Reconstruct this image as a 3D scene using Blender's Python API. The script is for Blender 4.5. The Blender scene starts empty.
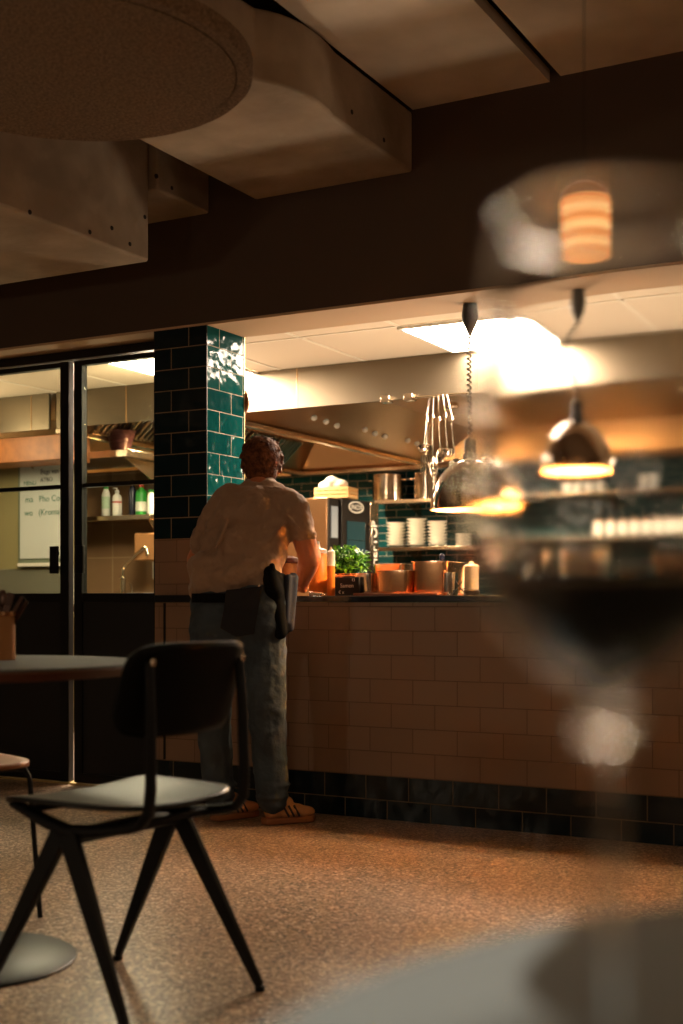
import bpy, bmesh, math, random
from mathutils import Vector, Matrix, Euler
random.seed(7)
S = bpy.context.scene
COL = S.collection
# ------------------------------------------------------------------ camera model
F = 1275.0; CX = 341.5; CY = 602.0; H = 0.93
T = math.atan(F/2350.0)
FW = Vector((-math.sin(T), math.cos(T), 0)); RT = Vector((math.cos(T), math.sin(T), 0)); OO = Vector((0, 0, H))
def ray(u, v): return FW + RT*((u-CX)/F) + Vector((0, 0, (CY-v)/F))
def atY(u, v, Y): d = ray(u, v); return OO + d*(Y/d.y)
def atz(u, v, z): d = ray(u, v); return OO + d*((z-H)/d.z)
def atD(u, v, Z): return OO + ray(u, v)*Z
def cam(x, Z, z=0.0): p = FW*Z + RT*x; return Vector((p.x, p.y, z))
YW = 4.88      # front face of counter, pillar and header

# ------------------------------------------------------------------ tags
def tag(o, label=None, cat=None, group=None, kind=None):
    if label: o['label'] = label
    if cat: o['category'] = cat
    if group: o['group'] = group
    if kind: o['kind'] = kind
    return o
def thing(name, label, cat, loc=(0, 0, 0), rz=0.0, group=None):
    o = bpy.data.objects.new(name, None); COL.objects.link(o)
    o.location = loc; o.rotation_euler = (0, 0, rz); o.empty_display_size = .1
    return tag(o, label, cat, group)
def copy_tree(o, parent=None):
    c = o.copy(); COL.objects.link(c)
    if parent: c.parent = parent
    for ch in list(o.children): copy_tree(ch, c)
    return c

# ------------------------------------------------------------------ mesh builder
class MB:
    def __init__(s): s.v = []; s.f = []; s.m = []; s.cur = 0
    def add(s, vs, fs):
        n = len(s.v); s.v += [tuple(v) for v in vs]
        for f in fs: s.f.append([n+i for i in f]); s.m.append(s.cur)
        return s
    def box(s, x0, x1, y0, y1, z0, z1, mat=None):
        vs = [(x, y, z) for x in (x0, x1) for y in (y0, y1) for z in (z0, z1)]
        if mat is not None: vs = [mat @ Vector(v) for v in vs]
        return s.add(vs, [(0, 1, 3, 2), (4, 6, 7, 5), (0, 4, 5, 1), (2, 3, 7, 6), (0, 2, 6, 4), (1, 5, 7, 3)])
    def cb(s, c, d, mat=None):
        return s.box(c[0]-d[0]/2, c[0]+d[0]/2, c[1]-d[1]/2, c[1]+d[1]/2, c[2]-d[2]/2, c[2]+d[2]/2, mat)
    def bar(s, p0, p1, w, h, w2=None, h2=None, up=(0, 0, 1)):
        p0 = Vector(p0); p1 = Vector(p1); d = (p1-p0).normalized(); up = Vector(up)
        if abs(d.dot(up)) > .98: up = Vector((0, 1, 0))
        a = d.cross(up).normalized(); b = a.cross(d).normalized(); w2 = w if w2 is None else w2; h2 = h if h2 is None else h2
        vs = []
        for p, ww, hh in ((p0, w, h), (p1, w2, h2)):
            for sx, sy in ((-1, -1), (1, -1), (1, 1), (-1, 1)): vs.append(p + a*sx*ww/2 + b*sy*hh/2)
        return s.add(vs, [(3, 2, 1, 0), (4, 5, 6, 7), (0, 1, 5, 4), (1, 2, 6, 5), (2, 3, 7, 6), (3, 0, 4, 7)])
    def tube(s, pts, r, seg=12, flat=None):
        pts = [Vector(p) for p in pts]; n = len(pts)
        rs = r if isinstance(r, (list, tuple)) else [r]*n
        prev = None; rings = []
        for i, p in enumerate(pts):
            d = (pts[min(i+1, n-1)] - pts[max(i-1, 0)]).normalized()
            if prev is None:
                up = Vector((0, 0, 1)) if abs(d.z) < .9 else Vector((1, 0, 0))
                a = d.cross(up).normalized()
            else:
                a = (prev - d*prev.dot(d)).normalized()
            prev = a; b = d.cross(a)
            k = flat or 1.0
            rings.append([p + a*math.cos(2*math.pi*j/seg)*rs[i] + b*math.sin(2*math.pi*j/seg)*rs[i]*k for j in range(seg)])
        vs = [v for ring in rings for v in ring]; fs = []
        for i in range(n-1):
            for j in range(seg):
                k = (j+1) % seg
                fs.append((i*seg+j, i*seg+k, (i+1)*seg+k, (i+1)*seg+j))
        fs.append(tuple(range(seg))[::-1]); fs.append(tuple((n-1)*seg+j for j in range(seg)))
        return s.add(vs, fs)
    def lathe(s, prof, seg=32, c=(0, 0, 0), close=False):
        vs = []; fs = []; n = len(prof); idx = []
        for r, z in prof:
            if r < 1e-6: idx.append([len(vs)]*seg); vs.append((c[0], c[1], c[2]+z))
            else:
                idx.append(list(range(len(vs), len(vs)+seg)))
                for j in range(seg):
                    a = 2*math.pi*j/seg; vs.append((c[0]+r*math.cos(a), c[1]+r*math.sin(a), c[2]+z))
        rng = range(n) if close else range(n-1)
        for i in rng:
            i2 = (i+1) % n
            for j in range(seg):
                k = (j+1) % seg
                q = []
                for t in (idx[i][j], idx[i][k], idx[i2][k], idx[i2][j]):
                    if t not in q: q.append(t)
                if len(q) > 2: fs.append(q)
        return s.add(vs, fs)
    def prism(s, poly, z0, z1, mat=None):
        n = len(poly)
        vs = [(x, y, z0) for x, y in poly] + [(x, y, z1) for x, y in poly]
        if mat is not None: vs = [mat @ Vector(v) for v in vs]
        fs = [tuple(range(n))[::-1], tuple(range(n, 2*n))]
        for i in range(n): j = (i+1) % n; fs.append((i, j, n+j, n+i))
        return s.add(vs, fs)
    def grid(s, fn, nu, nv):
        vs = [fn(i/nu, j/nv) for i in range(nu+1) for j in range(nv+1)]
        fs = [(i*(nv+1)+j, (i+1)*(nv+1)+j, (i+1)*(nv+1)+j+1, i*(nv+1)+j+1) for i in range(nu) for j in range(nv)]
        return s.add(vs, fs)
    def ball(s, c, r, seg=16, rings=10, rot=None):
        r = (r, r, r) if isinstance(r, (int, float)) else r
        vs = []; c = Vector(c)
        for i in range(rings+1):
            th = math.pi*i/rings
            for j in range(seg):
                ph = 2*math.pi*j/seg
                v = Vector((r[0]*math.sin(th)*math.cos(ph), r[1]*math.sin(th)*math.sin(ph), r[2]*math.cos(th)))
                if rot is not None: v = rot @ v
                vs.append(c+v)
        fs = []
        for i in range(rings):
            for j in range(seg):
                k = (j+1) % seg; fs.append((i*seg+j, (i+1)*seg+j, (i+1)*seg+k, i*seg+k))
        return s.add(vs, fs)
    def cap(s, p0, p1, r0, r1, seg=14):
        """tapered capsule"""
        p0 = Vector(p0); p1 = Vector(p1); d = p1-p0; L = d.length
        q = Vector((0, 0, 1)).rotation_difference(d.normalized()) if L > 1e-6 else Matrix.Identity(3).to_quaternion()
        prof = []
        for i in range(6): a = -math.pi/2 + math.pi/2*i/5; prof.append((r0*math.cos(a), r0*math.sin(a)))
        for i in range(6): a = math.pi/2*i/5; prof.append((r1*math.cos(a), L+r1*math.sin(a)))
        t = MB().lathe([(max(r, 0), z) for r, z in prof], seg)
        return s.add([p0 + (q @ Vector(v)) for v in t.v], t.f)
    def build(s, name, mats, parent=None, smooth=True, ang=35, bevel=0, seg=2, solid=0, subd=0, uvw=None):
        me = bpy.data.meshes.new(name); me.from_pydata(s.v, [], s.f)
        mats = mats if isinstance(mats, (list, tuple)) else [mats]
        for m in mats: me.materials.append(m)
        for p, mi in zip(me.polygons, s.m): p.material_index = mi
        bm = bmesh.new(); bm.from_mesh(me); bmesh.ops.remove_doubles(bm, verts=bm.verts, dist=1e-6)
        bmesh.ops.recalc_face_normals(bm, faces=bm.faces); bm.to_mesh(me); bm.free()
        if smooth:
            me.shade_smooth()
            if ang < 180: me.set_sharp_from_angle(angle=math.radians(ang))
        o = bpy.data.objects.new(name, me); COL.objects.link(o)
        if parent: o.parent = parent
        if solid: m = o.modifiers.new('s', 'SOLIDIFY'); m.thickness = solid; m.offset = 0
        if bevel: m = o.modifiers.new('b', 'BEVEL'); m.width = bevel; m.segments = seg; m.limit_method = 'ANGLE'
        if subd: m = o.modifiers.new('u', 'SUBSURF'); m.levels = subd; m.render_levels = subd
        return o
def blob(mb, name, mat, parent, voxel=.006, smooth=6, disp=None):
    o = mb.build(name, mat, parent, ang=180)
    m = o.modifiers.new('r', 'REMESH'); m.mode = 'VOXEL'; m.voxel_size = voxel; m.use_smooth_shade = True
    m = o.modifiers.new('s', 'SMOOTH'); m.factor = .6; m.iterations = smooth
    if disp:
        for k, (size, strg) in enumerate(disp):
            t = bpy.data.textures.new(name+'_fold', 'CLOUDS'); t.noise_scale = size; t.noise_depth = 1
            d = o.modifiers.new('d', 'DISPLACE'); d.texture = t; d.strength = strg; d.mid_level = .5
    return o

# ------------------------------------------------------------------ materials
def lin(c):
    return tuple(((x/255)/12.92 if x/255 <= .04045 else ((x/255+.055)/1.055)**2.4) for x in c)
def mat(name, rgb, rough=.5, metal=0.0, spec=.5, bump=None, coat=0, emis=None, var=None, trans=0, ior=1.45, aniso=0, sheen=0):
    m = bpy.data.materials.new(name); m.use_nodes = True; nt = m.node_tree; b = nt.nodes['Principled BSDF']
    c = lin(rgb) + (1,)
    b.inputs['Base Color'].default_value = c; b.inputs['Roughness'].default_value = rough
    b.inputs['Metallic'].default_value = metal; b.inputs['Specular IOR Level'].default_value = spec
    b.inputs['Coat Weight'].default_value = coat; b.inputs['Coat Roughness'].default_value = .05 if coat < .25 or coat == .4 else .3
    b.inputs['Transmission Weight'].default_value = trans; b.inputs['IOR'].default_value = ior
    b.inputs['Anisotropic'].default_value = aniso; b.inputs['Sheen Weight'].default_value = sheen
    if emis: b.inputs['Emission Color'].default_value = lin(emis[0])+(1,); b.inputs['Emission Strength'].default_value = emis[1]
    tc = nt.nodes.new('ShaderNodeTexCoord')
    if var:   # (scale, rgb2, detail)
        n = nt.nodes.new('ShaderNodeTexNoise'); n.inputs['Scale'].default_value = var[0]; n.inputs['Detail'].default_value = var[2] if len(var) > 2 else 4
        r = nt.nodes.new('ShaderNodeValToRGB'); r.color_ramp.elements[0].position = .35; r.color_ramp.elements[1].position = .65
        r.color_ramp.elements[0].color = c; r.color_ramp.elements[1].color = lin(var[1])+(1,)
        nt.links.new(tc.outputs['Object'], n.inputs['Vector']); nt.links.new(n.outputs['Fac'], r.inputs['Fac']); nt.links.new(r.outputs['Color'], b.inputs['Base Color'])
    if bump:  # (scale, strength, dist)
        n = nt.nodes.new('ShaderNodeTexNoise'); n.inputs['Scale'].default_value = bump[0]; n.inputs['Detail'].default_value = 3
        u = nt.nodes.new('ShaderNodeBump'); u.inputs['Strength'].default_value = bump[1]; u.inputs['Distance'].default_value = bump[2] if len(bump) > 2 else .01
        nt.links.new(tc.outputs['Object'], n.inputs['Vector']); nt.links.new(n.outputs['Fac'], u.inputs['Height']); nt.links.new(u.outputs['Normal'], b.inputs['Normal'])
    return m
def tile_mat(name, axis, w, h, mortar, c1, c2, cm, off=(0, 0), rough=.12, wavy=.35, grough=.8, shift=.5, nscale=9, spec=.3):
    m = bpy.data.materials.new(name); m.use_nodes = True; nt = m.node_tree; b = nt.nodes['Principled BSDF']; L = nt.links.new; b.inputs['Specular IOR Level'].default_value = spec
    g = nt.nodes.new('ShaderNodeNewGeometry'); sx = nt.nodes.new('ShaderNodeSeparateXYZ'); cb = nt.nodes.new('ShaderNodeCombineXYZ')
    L(g.outputs['Position'], sx.inputs[0])
    a1 = nt.nodes.new('ShaderNodeMath'); a1.operation = 'SUBTRACT'; a1.inputs[1].default_value = off[0]; L(sx.outputs[axis], a1.inputs[0])
    a2 = nt.nodes.new('ShaderNodeMath'); a2.operation = 'SUBTRACT'; a2.inputs[1].default_value = off[1]; L(sx.outputs['Z'], a2.inputs[0])
    a3 = nt.nodes.new('ShaderNodeMath'); a3.operation = 'ADD'; a3.inputs[1].default_value = w*60; L(a1.outputs[0], a3.inputs[0])
    a4 = nt.nodes.new('ShaderNodeMath'); a4.operation = 'ADD'; a4.inputs[1].default_value = h*40; L(a2.outputs[0], a4.inputs[0])
    L(a3.outputs[0], cb.inputs[0]); L(a4.outputs[0], cb.inputs[1])
    br = nt.nodes.new('ShaderNodeTexBrick'); br.offset = shift; br.offset_frequency = 2; br.inputs['Scale'].default_value = 1
    br.inputs['Brick Width'].default_value = w; br.inputs['Row Height'].default_value = h; br.inputs['Mortar Size'].default_value = mortar
    br.inputs['Mortar Smooth'].default_value = .15; br.inputs['Bias'].default_value = 0
    br.inputs['Color1'].default_value = lin(c1)+(1,); br.inputs['Color2'].default_value = lin(c2)+(1,); br.inputs['Mortar'].default_value = lin(cm)+(1,)
    L(cb.outputs[0], br.inputs['Vector']); L(br.outputs['Color'], b.inputs['Base Color'])
    mr = nt.nodes.new('ShaderNodeMapRange'); mr.inputs['To Min'].default_value = rough; mr.inputs['To Max'].default_value = grough
    L(br.outputs['Fac'], mr.inputs['Value']); L(mr.outputs[0], b.inputs['Roughness'])
    n = nt.nodes.new('ShaderNodeTexNoise'); n.inputs['Scale'].default_value = nscale; n.inputs['Detail'].default_value = 1.5
    L(g.outputs['Position'], n.inputs['Vector'])
    b1 = nt.nodes.new('ShaderNodeBump'); b1.inputs['Strength'].default_value = wavy; b1.inputs['Distance'].default_value = .02; L(n.outputs['Fac'], b1.inputs['Height'])
    b2 = nt.nodes.new('ShaderNodeBump'); b2.invert = True; b2.inputs['Strength'].default_value = .6; b2.inputs['Distance'].default_value = .003
    L(br.outputs['Fac'], b2.inputs['Height']); L(b1.outputs['Normal'], b2.inputs['Normal']); L(b2.outputs['Normal'], b.inputs['Normal'])
    return m
def thin_glass(name, tint=(255, 255, 255), refl=.06):
    m = bpy.data.materials.new(name); m.use_nodes = True; nt = m.node_tree; nt.nodes.clear(); L = nt.links.new
    o = nt.nodes.new('ShaderNodeOutputMaterial'); mx = nt.nodes.new('ShaderNodeMixShader'); t = nt.nodes.new('ShaderNodeBsdfTransparent'); g = nt.nodes.new('ShaderNodeBsdfGlossy')
    t.inputs['Color'].default_value = lin(tint)+(1,); g.inputs['Roughness'].default_value = .01
    lw = nt.nodes.new('ShaderNodeLayerWeight'); pw = nt.nodes.new('ShaderNodeMath'); pw.operation = 'POWER'; pw.inputs[1].default_value = 5; ml = nt.nodes.new('ShaderNodeMath'); ml.operation = 'MULTIPLY_ADD'; ml.inputs[1].default_value = .9; ml.inputs[2].default_value = .03; lw.inputs['Blend'].default_value = .5
    L(lw.outputs['Facing'], pw.inputs[0]); L(pw.outputs[0], ml.inputs[0]); L(ml.outputs[0], mx.inputs[0]); L(t.outputs[0], mx.inputs[1]); L(g.outputs[0], mx.inputs[2]); L(mx.outputs[0], o.inputs[0])
    return m
def emit(name, rgb, st):
    m = bpy.data.materials.new(name); m.use_nodes = True; nt = m.node_tree; nt.nodes.clear()
    o = nt.nodes.new('ShaderNodeOutputMaterial'); e = nt.nodes.new('ShaderNodeEmission'); e.inputs[0].default_value = lin(rgb)+(1,); e.inputs[1].default_value = st
    nt.links.new(e.outputs[0], o.inputs[0]); return m
def terrazzo():
    m = mat('terrazzo', (128, 100, 76), .3, spec=.5); nt = m.node_tree; b = nt.nodes['Principled BSDF']; L = nt.links.new
    g = nt.nodes.new('ShaderNodeNewGeometry')
    v = nt.nodes.new('ShaderNodeTexVoronoi'); v.inputs['Scale'].default_value = 130; L(g.outputs['Position'], v.inputs['Vector'])
    sp = nt.nodes.new('ShaderNodeSeparateColor'); L(v.outputs['Color'], sp.inputs[0])
    r = nt.nodes.new('ShaderNodeValToRGB'); r.color_ramp.interpolation = 'CONSTANT'
    cols = [(0, (80, 66, 54)), (.14, (138, 114, 94)), (.4, (170, 146, 122)), (.62, (116, 96, 78)), (.78, (194, 170, 146)), (.94, (222, 206, 186))]
    e = r.color_ramp.elements
    e[0].position = 0; e[0].color = lin(cols[0][1])+(1,); e[1].position = cols[1][0]; e[1].color = lin(cols[1][1])+(1,)
    for p, c in cols[2:]: q = e.new(p); q.color = lin(c)+(1,)
    L(sp.outputs[0], r.inputs['Fac']); L(r.outputs['Color'], b.inputs['Base Color'])
    return m

M = {}
M['wall'] = mat('brown_wall_paint', (78, 60, 46), .75, bump=(60, .08, .01))
M['soffit'] = mat('pale_soffit_paint', (200, 164, 128), .7)
M['panel'] = mat('pale_ceiling_board', (226, 206, 182), .8, bump=(5, .25, .03), var=(3, (206, 184, 158)))
M['panel_side'] = mat('duct_cladding', (176, 152, 126), .8, bump=(7, .5, .03), var=(4, (152, 130, 106)))
M['disc'] = mat('acoustic_felt', (150, 122, 94), .95, bump=(160, .8, .01), var=(110, (106, 84, 62)))
M['groove'] = mat('dark_groove', (46, 34, 24), .9)
M['void'] = mat('dark_void_ceiling', (70, 52, 40), .9)
M['floor'] = terrazzo()
M['kfloor'] = mat('kitchen_floor', (92, 78, 66), .6)
M['kceil'] = mat('kitchen_ceiling_tile', (226, 205, 178), .8)
M['kjoint'] = mat('kitchen_ceiling_joint', (236, 222, 200), .8)
M['led'] = emit('led_diffuser', (255, 232, 206), 60)
M['led2'] = emit('led_diffuser_strong', (255, 232, 206), 120)
M['steel'] = mat('brushed_steel', (196, 176, 150), .24, 1, bump=(3, .04, .02))
M['fascia'] = mat('fascia_steel', (122, 110, 92), .4, 1, bump=(3, .04, .02))
M['steel_dk'] = mat('hood_steel', (176, 142, 104), .28, 1, bump=(4, .08, .02))
M['steel_clean'] = mat('polished_steel', (214, 200, 180), .14, 1)
M['copper'] = mat('copper_tinted_steel', (228, 172, 122), .2, 1)
M['black'] = mat('black_steel_frame', (17, 15, 14), .38, .3)
M['black2'] = mat('black_door_panel', (14, 13, 13), .5)
M['brass'] = mat('brass_strip', (205, 180, 130), .4, .6)
M['pane'] = thin_glass('door_glass', (235, 240, 232))
M['counter'] = mat('black_stone_counter', (14, 12, 11), .15, coat=.4)
M['chairwood'] = mat('black_stained_plywood', (6, 7, 6), .42, bump=(30, .05, .01), coat=.3, spec=.3)
M['chairback'] = mat('black_stained_backrest', (9, 9, 8), .5, spec=.12)
M['chairmetal'] = mat('black_powder_coat', (8, 8, 8), .55, spec=.3)
M['tabletop'] = mat('grey_linoleum_top', (76, 76, 70), .7, spec=.2)
M['tableedge'] = mat('table_wood_edge', (92, 52, 32), .5)
M['basesteel'] = mat('dark_painted_base', (26, 30, 24), .42, spec=.4)
M['wood'] = mat('orange_plywood', (168, 104, 52), .45, var=(14, (140, 82, 40)))
M['skin'] = mat('skin', (196, 122, 84), .5, bump=(60, .1, .004))
M['skin'].node_tree.nodes['Principled BSDF'].inputs['Subsurface Weight'].default_value = .08
M['hair'] = mat('brown_hair', (128, 76, 42), .65, bump=(60, .9, .02), var=(45, (70, 38, 20)), spec=.2)
M['shirt'] = mat('taupe_cotton', (160, 130, 106), .85, sheen=.1, bump=(9, .9, .05))
M['jeans'] = mat('washed_denim', (60, 73, 82), .85, bump=(14, .5, .03), var=(7, (48, 55, 62)))
M['blackcloth'] = mat('black_cloth', (18, 18, 22), .8)
M['belt'] = mat('black_leather', (7, 7, 8), .85, spec=.15)
M['bluecloth'] = mat('blue_grey_cloth', (40, 44, 60), .8)
M['shoe'] = mat('tan_suede', (196, 142, 92), .8)
M['sole'] = mat('gum_sole', (150, 96, 56), .6)
M['shoe_dk'] = mat('dark_stripe', (44, 32, 26), .7)
M['lampglass'] = mat('mirrored_lamp_glass', (150, 130, 108), .12, .85)
M['lampin'] = mat('lamp_white_inside', (250, 200, 120), .5)
M['bulb'] = emit('warm_bulb', (255, 176, 84), 14)
M['white'] = mat('white_plastic', (232, 226, 212), .4)
M['china'] = mat('cream_china', (222, 218, 206), .25)
M['orange'] = mat('amber_sauce', (226, 132, 48), .35)
M['purple'] = mat('aubergine_ceramic', (86, 46, 44), .35)
M['green'] = mat('green_plastic', (44, 150, 52), .35)
M['dkblue'] = mat('dark_bottle', (20, 24, 44), .25)
M['leaf'] = mat('basil_leaf', (146, 214, 60), .45, var=(30, (84, 150, 30)))
M['leaf2'] = mat('dark_basil_leaf', (48, 104, 26), .5)
M['paper'] = mat('flipchart_paper', (205, 208, 200), .7)
M['ink'] = mat('marker_ink', (26, 30, 44), .8)
M['inkg'] = mat('green_marker_ink', (70, 120, 100), .8)
M['red'] = mat('red_cap', (190, 44, 30), .4)
M['card'] = mat('brown_cardboard', (170, 118, 70), .8)
M['sponge'] = mat('blue_cloth', (70, 120, 160), .8)
M['oven_glass'] = mat('dark_oven_glass', (30, 52, 58), .12, .0, spec=.7)
M['oven_black'] = mat('oven_black', (22, 18, 15), .3)
M['screen'] = mat('oven_display', (110, 112, 110), .5, emis=((170, 180, 180), .3))
M['oven_steel'] = mat('oven_steel', (150, 118, 86), .3, .9)
M['signwhite'] = mat('white_lettering', (230, 226, 216), .6)
M['chalk'] = mat('chalkboard', (22, 20, 20), .7)
M['olive_cast'] = mat('olive_cast_wall', (150, 140, 96), .6)  # greenish cast of the light and door glass put into the wall colour
M['kwall'] = mat('kitchen_side_wall', (168, 140, 106), .7)
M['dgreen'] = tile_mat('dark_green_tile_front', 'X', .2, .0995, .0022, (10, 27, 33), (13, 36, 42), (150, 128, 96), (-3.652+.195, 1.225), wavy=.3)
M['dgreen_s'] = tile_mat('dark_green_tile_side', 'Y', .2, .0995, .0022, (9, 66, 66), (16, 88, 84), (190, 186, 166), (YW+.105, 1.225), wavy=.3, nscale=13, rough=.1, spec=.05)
M['kick'] = tile_mat('dark_green_tile_kick', 'X', .2035, .1035, .0022, (10, 22, 26), (12, 28, 33), (112, 92, 66), (-2.935, -.021), wavy=.4, rough=.2)
M['beige'] = tile_mat('beige_tile', 'X', .2035, .1035, .0018, (138, 110, 88), (144, 115, 92), (108, 84, 66), (-2.915, .186), wavy=.25, rough=.34, nscale=5)
M['beige_s'] = tile_mat('beige_tile_side', 'Y', .2035, .1035, .0018, (138, 110, 88), (144, 115, 92), (108, 84, 66), (YW, .186), wavy=.25, rough=.34)
M['backtile'] = tile_mat('teal_back_wall_tile', 'X', .2, .07, .0022, (9, 52, 55), (12, 64, 66), (160, 156, 136), (0, .02), wavy=.35, rough=.15)
M['brtile'] = tile_mat('brown_wall_tile', 'X', .6, .32, .004, (150, 116, 82), (158, 122, 88), (190, 160, 122), (-5.0, .31), wavy=.06, rough=.3, shift=0)
M['glass'] = mat('clear_glass', (255, 255, 255), 0, trans=1, ior=1.46, bump=(110, .15, .0006))
M['wine'] = mat('red_wine', (60, 6, 8), 0, trans=1, ior=1.34)
nt = M['wine'].node_tree; va = nt.nodes.new('ShaderNodeVolumeAbsorption'); va.inputs[0].default_value = (.45, .12, .05, 1); va.inputs[1].default_value = 220
nt.nodes['Principled BSDF'].inputs['Base Color'].default_value = (.9, .6, .4, 1)
nt.links.new(va.outputs[0], nt.nodes['Material Output'].inputs['Volume'])

def struct(name, mb, m, **k): return tag(mb.build(name, m, **k), kind='structure')

# ------------------------------------------------------------------ SETTING
XL, XR, YB, YK = -6.6, 2.6, -3.2, 10.45
XK = -9.2; XKR = 5.2
PX0, PX1 = -3.652, -3.356
HB, CT, KZ = 2.21, .957, 2.38
struct('floor', MB().box(XL-.2, XR+.2, YB-.2, YW+.3, -.06, 0), M['floor'])
struct('floor_kitchen', MB().box(XK-.2, XKR+.2, YW+.3, YK+.2, -.06, 0), M['kfloor'])
struct('wall_header', MB().box(XK, XKR, YW, YW+.32, HB+.012, 3.4), M['wall'])
struct('trim_8', MB().box(XK, XKR, YW+.001, YW+.319, HB, HB+.0115), M['soffit'])
struct('wall_front_left', MB().box(XK, XL-.2, YW, YW+.2, 0, HB), M['wall'])
struct('wall_front_right', MB().box(XR+.2, XKR, YW, YW+.2, 0, HB), M['wall'])
struct('wall_left', MB().box(XL-.2, XL, YB-.2, YW+.3, 0, 3.4), M['wall'])
struct('wall_right', MB().box(XR, XR+.2, YB-.2, YW+.3, 0, 3.4), M['wall'])
struct('wall_kitchen_left', MB().box(XK-.2, XK, YW+.3, YK+.2, 0, 3.4), M['kwall'])
struct('wall_kitchen_right', MB().box(XKR, XKR+.2, YW+.3, YK+.2, 0, 3.4), M['kwall'])
struct('wall_kitchen_back', MB().box(XK-.2, XKR+.2, YK, YK+.2, 0, 3.4), M['backtile'])
# dining ceiling: boards with a dark slot, dark void at left
XE = -2.305
cs = MB().box(XE, -1.70, YB, YW, 3.01, 3.06)
struct('ceiling_board', cs, M['panel'])
struct('ceiling_board_right', MB().box(-1.655, XR, YB, YW, 3.025, 3.07), M['panel'])
struct('ceiling', MB().box(XK-.2, XKR+.2, YB-.2, YK+.2, 3.4, 3.5), M['void'])
# back wall of the dining room, with a window
wb = MB(); wx0, wx1, wz0, wz1 = -2.6, -.9, 1.0, 2.3
wb.box(XL-.2, wx0, YB-.2, YB, 0, 3.4); wb.box(wx1, XR+.2, YB-.2, YB, 0, 3.4); wb.box(wx0, wx1, YB-.2, YB, 0, wz0); wb.box(wx0, wx1, YB-.2, YB, wz1, 3.4)
struct('wall_back', wb, M['wall'])
wf = MB()
for x in (wx0, (wx0+wx1)/2-.02, wx1-.04): wf.box(x, x+.04, YB-.12, YB-.06, wz0, wz1)
wf.box(wx0, wx1, YB-.12, YB-.06, wz0, wz0+.04); wf.box(wx0, wx1, YB-.12, YB-.06, wz1-.04, wz1)
struct('window_1', wf, M['black'])
# counter half wall
struct('wall_counter', MB().box(PX0, XR, YW, YW+.14, .186, .928), M['beige'])
struct('baseboard_counter', MB().box(PX0, XR, YW, YW+.14, 0, .186), M['kick'])
# counter top
ct = MB().box(PX1+.005, XR-.01, YW-.02, YW+.66, .929, CT); o = ct.build('countertop', M['counter'], bevel=.003)
tag(o, 'long polished black stone countertop along the open kitchen', 'countertop')
lc = MB().box(PX0+.018, PX1+.004, YW-.028, YW-.001, .93, .962).build('ledge', M['black'], bevel=.002)
tag(lc, 'short black ledge on the pillar in line with the countertop', 'ledge')
lc = MB().box(PX0+.055, PX0+.063, YW-.008, YW-.0005, .19, .925).build('cable_cover', M['black'])
tag(lc, 'thin dark vertical strip on beige tiles below the pillar ledge', 'strip')
tag(MB().box(PX1+.02, XR-.02, YW+.145, YW+.62, .1, .925).build('base_cabinet', M['steel']), 'steel base cabinet behind the tiled counter wall', 'cabinet')
# pillar
p = MB(); p.box(PX0, PX1, YW, YW+.32, 0, .186)
p2 = MB().box(PX0, PX1, YW, YW+.32, .962, 1.225); p2b = MB()
def two(mb, z0, z1):
    x0, x1, y0, y1 = PX0, PX1, YW+.0, YW+.32
    v = [(x0, y0, z0), (x1, y0, z0), (x1, y1, z0), (x0, y1, z0), (x0, y0, z1), (x1, y0, z1), (x1, y1, z1), (x0, y1, z1)]
    mb.cur = 0; mb.add(v, [(0, 1, 5, 4), (2, 3, 7, 6), (0, 3, 2, 1), (4, 5, 6, 7)]); mb.cur = 1; mb.add(v, [(1, 2, 6, 5), (3, 0, 4, 7)]); return mb
def build_keep(mb, name, mats):
    me = bpy.data.meshes.new(name); me.from_pydata(mb.v, [], mb.f)
    for m in mats: me.materials.append(m)
    for q, mi in zip(me.polygons, mb.m): q.material_index = mi
    o = bpy.data.objects.new(name, me); COL.objects.link(o); return o
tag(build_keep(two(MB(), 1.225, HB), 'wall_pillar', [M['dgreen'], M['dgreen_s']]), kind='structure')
tag(build_keep(two(MB(), .93, 1.2249), 'wall_pillar_base', [M['beige'], M['beige_s']]), kind='structure')
struct('trim_1', MB().box(PX0-.006, PX0, YW, YW+.32, 0, HB), M['black'])
struct('trim_2', MB().box(PX1-.004, PX1+.001, YW-.001, YW+.004, 1.225, HB), M['black'])
struct('trim_3', MB().box(PX1-.004, PX1+.002, YW+.316, YW+.322, 1.225, HB), M['brass'])

# kitchen ceiling
kc = MB().box(XK, XKR, YW+.32, YK, KZ, KZ+.03); struct('ceiling_kitchen', kc, M['kceil'])
kj = MB()
x = -8.93
while x < XKR: kj.box(x-.012, x+.012, YW+.33, 6.8, KZ-.004, KZ); x += .6
for y in (6.05-.0, ): kj.box(XK, XKR, y-.012-.02, y+.012-.02, KZ-.004, KZ)
struct('trim_4', kj, M['kjoint'])

# ------------------------------------------------------------------ LED panels
def led(x0, y0, w, l, label, st='led'):
    t = thing('ceiling_light', label, 'ceiling light', (x0+w/2, y0+l/2, KZ-.012))
    fr = MB(); e = .02
    fr.box(-w/2, w/2, -l/2, -l/2+e, -.006, .008); fr.box(-w/2, w/2, l/2-e, l/2, -.006, .008); fr.box(-w/2, -w/2+e, -l/2+e, l/2-e, -.006, .008); fr.box(w/2-e, w/2, -l/2+e, l/2-e, -.006, .008)
    fr.build('frame', M['white'], t)
    MB().box(-w/2+e, w/2-e, -l/2+e, l/2-e, -.001, .004).build('diffuser', M[st], t)
led(-2.94, 6.03, .62, .72, 'bright white ceiling light panel seen beside the left pendant cord', 'led2')
a = atz(109, 362, KZ)
led(a.x, a.y-.5, .62, 1.24, 'bright white ceiling light panel behind the glass door')

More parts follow.
